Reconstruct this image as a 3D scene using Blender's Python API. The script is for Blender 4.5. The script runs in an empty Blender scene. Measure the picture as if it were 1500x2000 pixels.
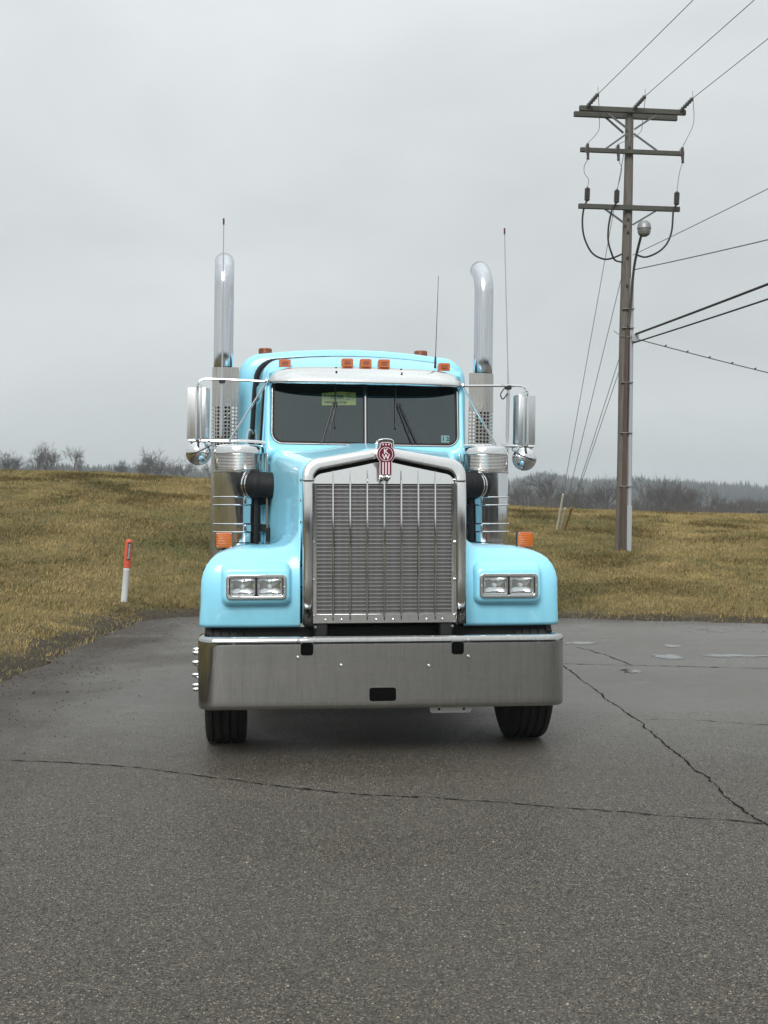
import bpy, math, random
import numpy as np
from mathutils import Vector, Matrix, Quaternion, noise as mnoise
R = math.radians
rnd = random.Random(7)
S = bpy.context.scene
COL = S.collection

# ------------------------------------------------------------------ camera
FPX, CAMH = 2600.0, 1.65
cam = bpy.data.cameras.new('camera'); cam_o = bpy.data.objects.new('camera', cam); COL.objects.link(cam_o)
cam_o.location = (0, 0, CAMH); cam_o.rotation_euler = (R(90), 0, 0)
cam.sensor_fit = 'HORIZONTAL'; cam.sensor_width = 36; cam.lens = 36 * FPX / 1500
cam.clip_start = 0.05; cam.clip_end = 6000
S.camera = cam_o

# ------------------------------------------------------------------ sky, overcast
W = bpy.data.worlds.new('World'); S.world = W; W.use_nodes = True
SUN_EL, SUN_AZ = R(37), R(190)        # azimuth measured clockwise from +Y: behind the camera, a little left
def world():
    t = W.node_tree; t.nodes.clear(); N = t.nodes.new; Lk = t.links.new
    out = N('ShaderNodeOutputWorld'); bg = N('ShaderNodeBackground'); bg.inputs[1].default_value = 0.1
    sky = N('ShaderNodeTexSky'); sky.sky_type = 'NISHITA'; sky.sun_disc = False
    sky.sun_elevation = SUN_EL; sky.sun_rotation = SUN_AZ; sky.dust_density = 4
    tc = N('ShaderNodeTexCoord'); nrm = N('ShaderNodeVectorMath'); nrm.operation = 'NORMALIZE'
    Lk(tc.outputs['Generated'], nrm.inputs[0])
    sep = N('ShaderNodeSeparateXYZ'); Lk(nrm.outputs[0], sep.inputs[0])
    # luminance of an overcast sky: 0.62 near the horizon rising smoothly to the zenith
    z0 = N('ShaderNodeMath'); z0.operation = 'MAXIMUM'; Lk(sep.outputs[2], z0.inputs[0]); z0.inputs[1].default_value = 0
    z2 = N('ShaderNodeMath'); z2.operation = 'MULTIPLY'; Lk(z0.outputs[0], z2.inputs[0]); Lk(z0.outputs[0], z2.inputs[1])
    lum = N('ShaderNodeMath'); lum.operation = 'MULTIPLY_ADD'; Lk(z2.outputs[0], lum.inputs[0])
    lum.inputs[1].default_value = 4.6; lum.inputs[2].default_value = 4.8
    mp = N('ShaderNodeMapping'); mp.inputs['Scale'].default_value = (1.0, 1.0, 2.6); mp.inputs['Rotation'].default_value = (0.15, 0.42, 0.3)
    mp.inputs['Location'].default_value = (0.35, 0.1, 0.2)
    Lk(nrm.outputs[0], mp.inputs[0])
    nz = N('ShaderNodeTexNoise'); nz.inputs['Scale'].default_value = 2.3; nz.inputs['Detail'].default_value = 5
    nz.inputs['Roughness'].default_value = 0.5; nz.inputs['Distortion'].default_value = 0.35
    Lk(mp.outputs[0], nz.inputs['Vector'])
    mr = N('ShaderNodeMapRange'); mr.inputs[1].default_value = 0.32; mr.inputs[2].default_value = 0.68
    mr.inputs[3].default_value = 0.83; mr.inputs[4].default_value = 1.07
    Lk(nz.outputs[0], mr.inputs[0])
    mul = N('ShaderNodeMath'); mul.operation = 'MULTIPLY'; Lk(lum.outputs[0], mul.inputs[0]); Lk(mr.outputs[0], mul.inputs[1])
    tint = N('ShaderNodeMix'); tint.data_type = 'RGBA'
    tint.inputs[6].default_value = (0.935, 0.99, 1.01, 1); tint.inputs[7].default_value = (0.965, 1.0, 0.985, 1)
    Lk(nz.outputs[0], tint.inputs[0])
    sc = N('ShaderNodeVectorMath'); sc.operation = 'SCALE'; Lk(tint.outputs[2], sc.inputs[0]); Lk(mul.outputs[0], sc.inputs[3])
    mx = N('ShaderNodeMix'); mx.data_type = 'RGBA'; mx.inputs[0].default_value = 0.95
    Lk(sky.outputs[0], mx.inputs[6]); Lk(sc.outputs[0], mx.inputs[7])
    Lk(mx.outputs[2], bg.inputs[0]); Lk(bg.outputs[0], out.inputs[0])
world()
sun = bpy.data.lights.new('sun', 'SUN'); sun.energy = 1.5; sun.angle = R(28); sun.color = (1, 0.985, 0.96)
sun_o = bpy.data.objects.new('sun', sun); COL.objects.link(sun_o)
sd = Vector((math.sin(SUN_AZ) * math.cos(SUN_EL), math.cos(SUN_AZ) * math.cos(SUN_EL), math.sin(SUN_EL)))
sun_o.rotation_euler = (-sd).to_track_quat('-Z', 'Y').to_euler()
sun_o.location = (0, 0, 40)
S.view_settings.view_transform = 'Standard'; S.view_settings.look = 'None'
S.view_settings.exposure = 0.65; S.view_settings.gamma = 1; S.view_settings.use_curve_mapping = False

# ------------------------------------------------------------------ material helpers
def lnk(t, a, b): t.links.new(a, b)
def mat(name, col=(.5, .5, .5), rough=.5, metal=0, coat=0, spec=.5, trans=0, emit=None):
    m = bpy.data.materials.new(name); m.use_nodes = True
    p = m.node_tree.nodes['Principled BSDF']
    p.inputs['Base Color'].default_value = (*col, 1); p.inputs['Roughness'].default_value = rough
    p.inputs['Metallic'].default_value = metal; p.inputs['Coat Weight'].default_value = coat
    p.inputs['Coat Roughness'].default_value = .04; p.inputs['Specular IOR Level'].default_value = spec
    p.inputs['Transmission Weight'].default_value = trans
    return m
def coords(t, scale=(1, 1, 1), kind='Object'):
    tc = t.nodes.new('ShaderNodeTexCoord'); mp = t.nodes.new('ShaderNodeMapping'); mp.inputs['Scale'].default_value = scale
    lnk(t, tc.outputs[kind], mp.inputs[0]); return mp.outputs[0]
def noise(t, vec, scale, detail=4, rough=.5, dist=0):
    n = t.nodes.new('ShaderNodeTexNoise'); n.inputs['Scale'].default_value = scale; n.inputs['Detail'].default_value = detail
    n.inputs['Roughness'].default_value = rough; n.inputs['Distortion'].default_value = dist
    lnk(t, vec, n.inputs['Vector']); return n.outputs[0]
def ramp(t, fac, stops):
    r = t.nodes.new('ShaderNodeValToRGB'); e = r.color_ramp.elements
    while len(e) < len(stops): e.new(0.5)
    for i, (p, c) in enumerate(stops):
        e[i].position = p; e[i].color = (*c, 1) if len(c) == 3 else c
    lnk(t, fac, r.inputs[0]); return r.outputs[0]
def mrange(t, fac, a, b, c, d):
    m = t.nodes.new('ShaderNodeMapRange')
    for i, x in enumerate((a, b, c, d)): m.inputs[i + 1].default_value = x
    lnk(t, fac, m.inputs[0]); return m.outputs[0]
def mixc(t, fac, a, b, mode='MIX'):
    m = t.nodes.new('ShaderNodeMix'); m.data_type = 'RGBA'; m.blend_type = mode
    for i, x in ((0, fac), (6, a), (7, b)):
        if hasattr(x, 'is_linked'): lnk(t, x, m.inputs[i])
        elif i == 0: m.inputs[0].default_value = x
        else: m.inputs[i].default_value = (*x, 1)
    return m.outputs[2]
def math_(t, op, a, b=0, c=0):
    m = t.nodes.new('ShaderNodeMath'); m.operation = op
    for i, x in enumerate((a, b, c)):
        if hasattr(x, 'is_linked'): lnk(t, x, m.inputs[i])
        else: m.inputs[i].default_value = x
    return m.outputs[0]
def bump(t, h, strength, dist, p, prev=None):
    b = t.nodes.new('ShaderNodeBump'); b.inputs['Strength'].default_value = strength; b.inputs['Distance'].default_value = dist
    lnk(t, h, b.inputs['Height'])
    if prev is not None: lnk(t, prev, b.inputs['Normal'])
    if p is not None: lnk(t, b.outputs[0], p.inputs['Normal'])
    return b.outputs[0]
def PB(m): return m.node_tree, m.node_tree.nodes['Principled BSDF']

M = {}
# car paint, wet with small drops
def paint():
    m = mat('pale_blue_paint', (.33, .70, .87), .38, 0, .65); t, p = PB(m); v = coords(t)
    g = noise(t, coords(t, (3, 3, .35)), 6, 5, .6)
    c = mixc(t, mrange(t, g, .42, .78, 0, .45), (.315, .78, .995), (.28, .65, .81))
    lnk(t, c, p.inputs['Base Color'])
    vo = t.nodes.new('ShaderNodeTexVoronoi'); vo.inputs['Scale'].default_value = 75; lnk(t, v, vo.inputs['Vector'])
    drops = mrange(t, vo.outputs['Distance'], .12, .32, 1, 0)
    patch = mrange(t, noise(t, v, 4.5, 3), .42, .6, 0, 1)
    h = math_(t, 'MULTIPLY', drops, patch)
    b = t.nodes.new('ShaderNodeBump'); b.inputs['Strength'].default_value = .35; b.inputs['Distance'].default_value = .003
    lnk(t, h, b.inputs['Height']); lnk(t, b.outputs[0], p.inputs['Coat Normal'])
    return m
M['paint'] = paint()
def chrome(name, col, r0, r1, streak=.12, bmp=.0, dirt=(.42, .40, .37)):
    m = mat(name, col, r0, 1); t, p = PB(m)
    s = noise(t, coords(t, (26, 26, .9)), 3, 6, .65)
    lnk(t, mrange(t, s, .35, .75, r0, r1), p.inputs['Roughness'])
    lnk(t, mixc(t, mrange(t, s, .45, .85, 0, streak), col, dirt), p.inputs['Base Color'])
    if bmp: bump(t, noise(t, coords(t), 5, 2), bmp, .01, p)
    return m
M['chrome'] = chrome('chrome', (.74, .75, .76), .03, .10, .15, .05)
M['bumper'] = chrome('bumper_stainless', (.47, .475, .468), .02, .07, .7, .035, (.30, .295, .28))
M['steel'] = chrome('brushed_stainless', (.74, .75, .75), .08, .20, .25)
M['trim'] = mat('bright_trim', (.76, .77, .78), .08, 1)
M['guard'] = chrome('stained_guard', (.56, .545, .52), .16, .34, .6, .0, (.22, .20, .175))
M['stack'] = chrome('stack_chrome', (.63, .66, .70), .08, .22, .45, .06)
M['mirrorshell'] = chrome('mirror_shell', (.74, .75, .76), .26, .40, .2, .0)
M['louvre'] = mat('grille_louvre', (.66, .66, .66), .32, 1)
M['finwire'] = mat('fin_wire', (.42, .42, .42), .45, .9)
M['fin'] = mat('radiator_fin', (.035, .035, .035), .7)
M['black'] = mat('black_plastic', (.012, .012, .013), .45)
M['rubber'] = mat('black_rubber', (.009, .009, .010), .6, spec=.3)
M['dark'] = mat('chassis_black', (.01, .01, .01), .7)
M['hole_shade'] = mat('painted_hole_shade', (.003, .003, .003), .9, spec=.05)  # near-black paint that makes the bumper holes look deep and shaded
M['white'] = mat('white_paint', (.72, .73, .73), .5)
M['maroon'] = mat('maroon_enamel', (.13, .008, .028), .25, 0, .5)
M['pinkwhite'] = mat('emblem_white', (.74, .62, .66), .35)
M['interior'] = mat('cab_interior', (.028, .038, .042), .8)
M['seat'] = mat('cab_seat', (.03, .03, .032), .8)
M['paper'] = mat('yellow_card', (.95, .67, .15), .7)
M['ink'] = mat('print_ink', (.02, .02, .02), .7)
M['sticker'] = mat('white_sticker', (.62, .64, .64), .6)
M['antenna'] = mat('antenna_fibreglass', (.38, .38, .39), .4)
M['antred'] = mat('antenna_tip', (.09, .02, .02), .5)
def tyre_mat():
    m = mat('tyre_rubber', (.014, .014, .014), .75); t, p = PB(m)
    lnk(t, mixc(t, mrange(t, noise(t, coords(t), 9, 4), .45, .8, 0, .5), (.012, .012, .012), (.03, .028, .026)), p.inputs['Base Color']); return m
M['tyre'] = tyre_mat()
def amber(name, col):
    m = mat(name, col, .3, 0, .15); t, p = PB(m)
    p.inputs['Transmission Weight'].default_value = .25
    w = t.nodes.new('ShaderNodeTexWave'); w.inputs['Scale'].default_value = 26; w.bands_direction = 'Z'; w.inputs['Distortion'].default_value = 2
    lnk(t, coords(t), w.inputs['Vector']); bump(t, w.outputs['Fac'], .5, .004, p); return m
M['amber'] = amber('amber_lens', (.66, .135, .004)); M['amber2'] = amber('amber_marker', (.66, .13, .010))
M['beacon'] = amber('beacon_lens', (.30, .07, .015))
def glass(name, tint, refl=.0):
    m = bpy.data.materials.new(name); m.use_nodes = True; t = m.node_tree; t.nodes.clear()
    o = t.nodes.new('ShaderNodeOutputMaterial'); tr = t.nodes.new('ShaderNodeBsdfTransparent'); tr.inputs[0].default_value = (*tint, 1)
    gl = t.nodes.new('ShaderNodeBsdfGlossy'); gl.inputs['Roughness'].default_value = .02; gl.inputs['Color'].default_value = (.82, .97, 1, 1)
    fr = t.nodes.new('ShaderNodeFresnel'); fr.inputs[0].default_value = 1.55
    f2 = math_(t, 'ADD', fr.outputs[0], refl)
    mx = t.nodes.new('ShaderNodeMixShader'); lnk(t, f2, mx.inputs[0]); lnk(t, tr.outputs[0], mx.inputs[1]); lnk(t, gl.outputs[0], mx.inputs[2])
    lnk(t, mx.outputs[0], o.inputs[0]); return m
M['windglass'] = glass('windshield_glass', (.50, .66, .66), .062)
M['lensglass'] = glass('headlight_glass', (.92, .94, .95), .02)
M['sideglass'] = glass('side_glass', (.25, .3, .3), .06)
M['reflector'] = mat('lamp_reflector', (.86, .86, .86), .12, 1)
def wood(name, a, b, c):
    m = mat(name, a, .85); t, p = PB(m)
    g = noise(t, coords(t, (9, 9, .35)), 3.0, 8, .7, .3)
    f = noise(t, coords(t, (60, 60, 1.2)), 2.0, 4, .6)
    col = ramp(t, g, [(.3, a), (.5, b), (.72, c)])
    col = mixc(t, mrange(t, f, .5, .72, 0, .65), col, (.03, .026, .022))
    lnk(t, col, p.inputs['Base Color']); bump(t, f, .5, .01, p); return m
M['pole'] = wood('weathered_pole', (.085, .076, .063), (.15, .137, .118), (.05, .04, .032))
M['arm'] = wood('crossarm_wood', (.055, .055, .045), (.08, .08, .068), (.04, .038, .03))
M['moulding'] = wood('brown_moulding', (.06, .04, .03), (.085, .06, .046), (.045, .03, .022))
M['conduit'] = mat('grey_conduit', (.33, .345, .36), .6)
M['galv'] = mat('galvanised_steel', (.28, .285, .29), .5, .7)
M['insul'] = mat('grey_insulator', (.10, .105, .11), .4)
M['brown'] = mat('brown_porcelain', (.035, .028, .026), .35)
M['wire'] = mat('bare_conductor', (.13, .13, .135), .6, .3)
M['cable'] = mat('black_cable', (.014, .014, .016), .6)
M['lampglass'] = mat('lamp_bowl', (.14, .14, .13), .35)
M['guard_white'] = mat('guy_guard_white', (.56, .54, .48), .6)
M['guard_yellow'] = mat('guy_guard_yellow', (.30, .18, .06), .6)
M['post_white'] = mat('post_white', (.62, .66, .66), .5)
M['post_orange'] = mat('post_orange', (.56, .085, .035), .5)
def bark(name, a, b):
    m = mat(name, a, .9); t, p = PB(m)
    lnk(t, mixc(t, noise(t, coords(t), 1.5, 4), a, b), p.inputs['Base Color']); return m
M['bark'] = bark('grey_bark', (.055, .045, .04), (.10, .085, .075))
M['twig'] = bark('twig', (.05, .04, .035), (.085, .067, .058))
M['brush'] = bark('brush_twigs', (.04, .03, .025), (.075, .057, .046))
M['wood_far'] = bark('far_wood', (.035, .036, .034), (.07, .062, .054))

# ------------------------------------------------------------------ mesh builder
class MB:
    def __init__(s): s.v = []; s.f = []
    def add(s, vs, fs):
        o = len(s.v); s.v += [tuple(x) for x in vs]; s.f += [tuple(i + o for i in f) for f in fs]; return s
    def box(s, c, d, rot=None):
        hx, hy, hz = d[0] / 2, d[1] / 2, d[2] / 2
        vs = [Vector((x, y, z)) for x in (-hx, hx) for y in (-hy, hy) for z in (-hz, hz)]
        if rot is not None: vs = [rot @ q for q in vs]
        vs = [q + Vector(c) for q in vs]
        return s.add(vs, [(0, 1, 3, 2), (4, 6, 7, 5), (0, 4, 5, 1), (2, 3, 7, 6), (0, 2, 6, 4), (1, 5, 7, 3)])
    def beam(s, a, b, w, h, up=(0, 0, 1)):
        a, b = Vector(a), Vector(b); d = b - a; y = d.normalized(); x = y.cross(Vector(up)).normalized(); z = x.cross(y)
        return s.box((a + b) / 2, (w, d.length, h), Matrix((x, y, z)).transposed())
    def tube(s, path, r, n=10, cap=True):
        P = [Vector(q) for q in path]; rr = r if isinstance(r, (list, tuple)) else [r] * len(P)
        vs = []; fs = []; t0 = (P[1] - P[0]).normalized()
        nx = t0.orthogonal().normalized()
        for i, q in enumerate(P):
            t = (P[min(i + 1, len(P) - 1)] - P[max(i - 1, 0)]).normalized()
            nx = (nx - t * nx.dot(t)); nx = nx.normalized() if nx.length > 1e-6 else t.orthogonal().normalized()
            ny = t.cross(nx)
            for k in range(n):
                a = 2 * math.pi * k / n; vs.append(q + (nx * math.cos(a) + ny * math.sin(a)) * rr[i])
        for i in range(len(P) - 1):
            for k in range(n):
                fs.append((i * n + k, i * n + (k + 1) % n, (i + 1) * n + (k + 1) % n, (i + 1) * n + k))
        if cap: fs.append(tuple(range(n - 1, -1, -1))); fs.append(tuple(range((len(P) - 1) * n, len(P) * n)))
        return s.add(vs, fs)
    def lathe(s, prof, c=(0, 0, 0), axis='z', n=32, close=False):
        # prof: list of (radius, height along the axis)
        vs = []; fs = []; m = len(prof)
        for k in range(n):
            a = 2 * math.pi * k / n; ca, sa = math.cos(a), math.sin(a)
            for r, h in prof:
                q = (r * ca, r * sa, h) if axis == 'z' else ((h, r * ca, r * sa) if axis == 'x' else (r * sa, h, r * ca))
                vs.append((q[0] + c[0], q[1] + c[1], q[2] + c[2]))
        for k in range(n):
            k2 = (k + 1) % n
            for i in range(m - 1 if not close else m):
                j = (i + 1) % m; fs.append((k * m + i, k2 * m + i, k2 * m + j, k * m + j))
        return s.add(vs, fs)
    def loft(s, secs, closed=True, cap0=False, cap1=False):
        n = len(secs[0]); vs = [q for sec in secs for q in sec]; fs = []
        for i in range(len(secs) - 1):
            for k in range(n if closed else n - 1):
                k2 = (k + 1) % n; fs.append((i * n + k, i * n + k2, (i + 1) * n + k2, (i + 1) * n + k))
        if cap0: fs.append(tuple(range(n - 1, -1, -1)))
        if cap1: fs.append(tuple(range((len(secs) - 1) * n, len(secs) * n)))
        return s.add(vs, fs)
    def prism(s, poly, y0, y1):
        # polygon in (x, z) extruded along y
        n = len(poly)
        vs = [(x, y0, z) for x, z in poly] + [(x, y1, z) for x, z in poly]
        fs = [tuple(range(n)), tuple(range(2 * n - 1, n - 1, -1))] + [(k, k + n, (k + 1) % n + n, (k + 1) % n) for k in range(n)]
        return s.add(vs, fs)
    def map(s, fn): s.v = [tuple(fn(Vector(q))) for q in s.v]; return s
    def build(s, name, m, parent=None, smooth=35, bevel=0, seg=2, solid=0, sub=0, loc=None):
        me = bpy.data.meshes.new(name); me.from_pydata(s.v, [], s.f); me.update()
        fix_normals(me)
        me.materials.append(M[m] if isinstance(m, str) else m)
        if smooth:
            me.shade_smooth(); me.set_sharp_from_angle(angle=R(smooth))
        o = bpy.data.objects.new(name, me); COL.objects.link(o)
        if parent: o.parent = parent
        if loc: o.location = loc
        if sub: q = o.modifiers.new('s', 'SUBSURF'); q.levels = q.render_levels = sub
        if solid: q = o.modifiers.new('t', 'SOLIDIFY'); q.thickness = solid; q.offset = -1
        if bevel:
            q = o.modifiers.new('b', 'BEVEL'); q.width = bevel; q.segments = seg; q.limit_method = 'ANGLE'; q.angle_limit = R(40); q.harden_normals = False
        return o
import bmesh
def fix_normals(me):
    bm = bmesh.new(); bm.from_mesh(me); bmesh.ops.recalc_face_normals(bm, faces=bm.faces); bm.to_mesh(me); bm.free()
def empty(name, loc=(0, 0, 0), rz=0, label=None, cat=None, group=None):
    o = bpy.data.objects.new(name, None); COL.objects.link(o); o.location = loc; o.rotation_euler = (0, 0, rz); o.empty_display_size = .2
    if label: tag(o, label, cat, group)
    return o
def tag(o, label=None, cat=None, group=None, kind=None):
    if label: o['label'] = label
    if cat: o['category'] = cat
    if group: o['group'] = group
    if kind: o['kind'] = kind
    return o
def dup(o, parent=None, loc=None, name=None):
    c = o.copy(); COL.objects.link(c)
    if parent is not None: c.parent = parent
    if loc is not None: c.location = loc
    return c
def rrect(w, h, r, n=5, cx=0, cz=0):
    pts = []
    for sx, sz, a0 in ((1, 1, 0), (-1, 1, 90), (-1, -1, 180), (1, -1, 270)):
        for k in range(n + 1):
            a = R(a0 + 90 * k / n); pts.append((cx + sx * (w / 2 - r) + r * math.cos(a), cz + sz * (h / 2 - r) + r * math.sin(a)))
    return pts
def ring(mb, outer, inner, y0, y1):
    # frame between two loops with equal counts, y0 front, y1 back
    n = len(outer)
    vs = [(x, y0, z) for x, z in outer] + [(x, y0, z) for x, z in inner] + [(x, y1, z) for x, z in outer] + [(x, y1, z) for x, z in inner]
    fs = []
    for k in range(n):
        j = (k + 1) % n
        fs += [(k, j, n + j, n + k), (2 * n + k, 3 * n + k, 3 * n + j, 2 * n + j), (k, 2 * n + k, 2 * n + j, j), (n + k, n + j, 3 * n + j, 3 * n + k)]
    mb.add(vs, fs); return mb
def text_mb(txt, size, ext, fn, align='CENTER', bold=0):
    cu = bpy.data.curves.new('t', 'FONT'); cu.body = txt; cu.size = size; cu.extrude = ext; cu.align_x = align; cu.align_y = 'CENTER'; cu.resolution_u = 3
    cu.offset = bold
    o = bpy.data.objects.new('t', cu); COL.objects.link(o)
    me = bpy.data.meshes.new_from_object(o)
    mb = MB(); mb.add([fn(q.co) for q in me.vertices], [tuple(p.vertices) for p in me.polygons])
    bpy.data.objects.remove(o); bpy.data.meshes.remove(me); bpy.data.curves.remove(cu); return mb
def front(cx, v, cz, rot=0):      # text plane facing the camera side (-y)
    ca, sa = math.cos(rot), math.sin(rot)
    return lambda q: (cx + q[0] * ca - q[1] * sa, v - q[2], cz + q[0] * sa + q[1] * ca)
def catm(P, k=5):
    P = [Vector(q) for q in P]; out = []
    for i in range(len(P) - 1):
        p0, p1, p2, p3 = P[max(i - 1, 0)], P[i], P[i + 1], P[min(i + 2, len(P) - 1)]
        for j in range(k):
            t = j / k; out.append(.5 * ((2 * p1) + (p2 - p0) * t + (2 * p0 - 5 * p1 + 4 * p2 - p3) * t * t + (3 * p1 - p0 - 3 * p2 + p3) * t ** 3))
    out.append(P[-1]); return out
def smooth01(x): x = max(0, min(1, x)); return x * x * (3 - 2 * x)
def lerp(a, b, t): return a + (b - a) * t
def interp(x, tab):
    if x <= tab[0][0]: return tab[0][1]
    for (x0, y0), (x1, y1) in zip(tab, tab[1:]):
        if x <= x1:
            t = (x - x0) / (x1 - x0); return y0 + (y1 - y0) * t
    return tab[-1][1]

# ------------------------------------------------------------------ terrain
LEFT_X = -3.75
def back_edge(x): return 21.3 - 0.33 * max(0, x - 1) if x < 7 else 21.3 - 0.33 * 6
def lot_d(x, y):
    dx = LEFT_X - x; dy = y - back_edge(x)
    r = 1.6; qx, qy = dx + r, dy + r
    if qx > 0 and qy > 0: return math.hypot(qx, qy) - r
    return max(dx, dy)
CREST = [(0, 3.05), (200, 3.02), (415, 2.78), (700, 2.25), (1000, 1.80), (1250, 1.62), (1500, 1.50)]
def ground(x, y):
    d = lot_d(x, y)
    if d <= 0: return -0.03
    b = x / max(y, 8); px = 750 + FPX * b; hc = interp(px, CREST)
    t = d / 27
    if t < 1:
        e = 1 - t
        z = hc * (1 - e ** 1.25) * (1 if t > .8 else 1)
        z = lerp(z, hc, smooth01((t - .75) / .25) * .25)
    else:
        rr = 21 + min(d, 600); z = 1.65 + (hc - 1.65) * rr / 48 - 0.006 * (rr - 48)
    bump_ = mnoise.noise(Vector((x * .35, y * .35, 0))) * .035 + mnoise.noise(Vector((x * 1.3, y * 1.3, 3))) * .02
    z += bump_ * smooth01(d / 3) * (1 if d < 60 else 0)
    return z - 0.03 * (1 - smooth01(d / .4))
def world_at(px, py, y): return Vector(((px - 750) / FPX * y, y, CAMH - (py - 1000) / FPX * y))
def hit(px, py):
    y = 6.0
    while y < 400:
        w = world_at(px, py, y)
        if w.z <= ground(w.x, w.y): return Vector((w.x, w.y, ground(w.x, w.y)))
        y += .05
    return w
def terrain_mat():
    m = mat('dead_grass_ground', (.2, .16, .07), .95, spec=.2); t, p = PB(m); v = coords(t)
    big = noise(t, coords(t, (1, .55, 1)), .28, 4, .6); mid = noise(t, coords(t, (1, .6, 1)), 1.6, 5, .65); fine = noise(t, v, 14, 4, .7)
    c = ramp(t, big, [(.34, (.075, .082, .026)), (.47, (.135, .115, .042)), (.58, (.20, .15, .055)), (.7, (.24, .175, .075))])
    c2 = ramp(t, mid, [(.33, (.07, .075, .025)), (.5, (.15, .12, .048)), (.68, (.25, .19, .085))])
    c = mixc(t, .5, c, c2)
    c = mixc(t, mrange(t, fine, .4, .75, 0, .7), c, (.055, .045, .025))
    at = t.nodes.new('ShaderNodeAttribute'); at.attribute_name = 'edge'
    e = math_(t, 'ADD', at.outputs['Fac'], math_(t, 'MULTIPLY', math_(t, 'SUBTRACT', mid, .5), 1.6))
    soil = mixc(t, noise(t, v, 5, 6, .75), (.022, .017, .012), (.10, .082, .058))
    c = mixc(t, mrange(t, e, .35, 1.05, 1, 0), c, soil)
    lnk(t, c, p.inputs['Base Color']); b0 = bump(t, noise(t, v, 6, 6, .75), .9, .07, None); bump(t, fine, .8, .05, p, b0); return m
M['terrain'] = terrain_mat()
def gridlines(lo, hi, step, far_lo, far_hi, grow=1.22):
    a = list(np.arange(lo, hi + 1e-6, step)); s = step; x = hi
    while x < far_hi: s *= grow; x += s; a.append(min(x, far_hi))
    s = step; x = lo; b = []
    while x > far_lo: s *= grow; x -= s; b.append(max(x, far_lo))
    return b[::-1] + a
def make_terrain():
    xs = gridlines(-17, 18, .3, -1500, 1500); ys = gridlines(6, 56, .3, -300, 1500)
    nx = len(xs); vs = [(x, y, ground(x, y)) for y in ys for x in xs]
    fs = [(j * nx + i, j * nx + i + 1, (j + 1) * nx + i + 1, (j + 1) * nx + i) for j in range(len(ys) - 1) for i in range(nx - 1)]
    me = bpy.data.meshes.new('ground'); me.from_pydata(vs, [], fs); me.materials.append(M['terrain']); me.shade_smooth()
    at = me.attributes.new('edge', 'FLOAT', 'POINT'); at.data.foreach_set('value', [min(lot_d(x, y), 5) for y in ys for x in xs])
    o = bpy.data.objects.new('ground', me); COL.objects.link(o); tag(o, kind='structure'); return o
make_terrain()

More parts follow.
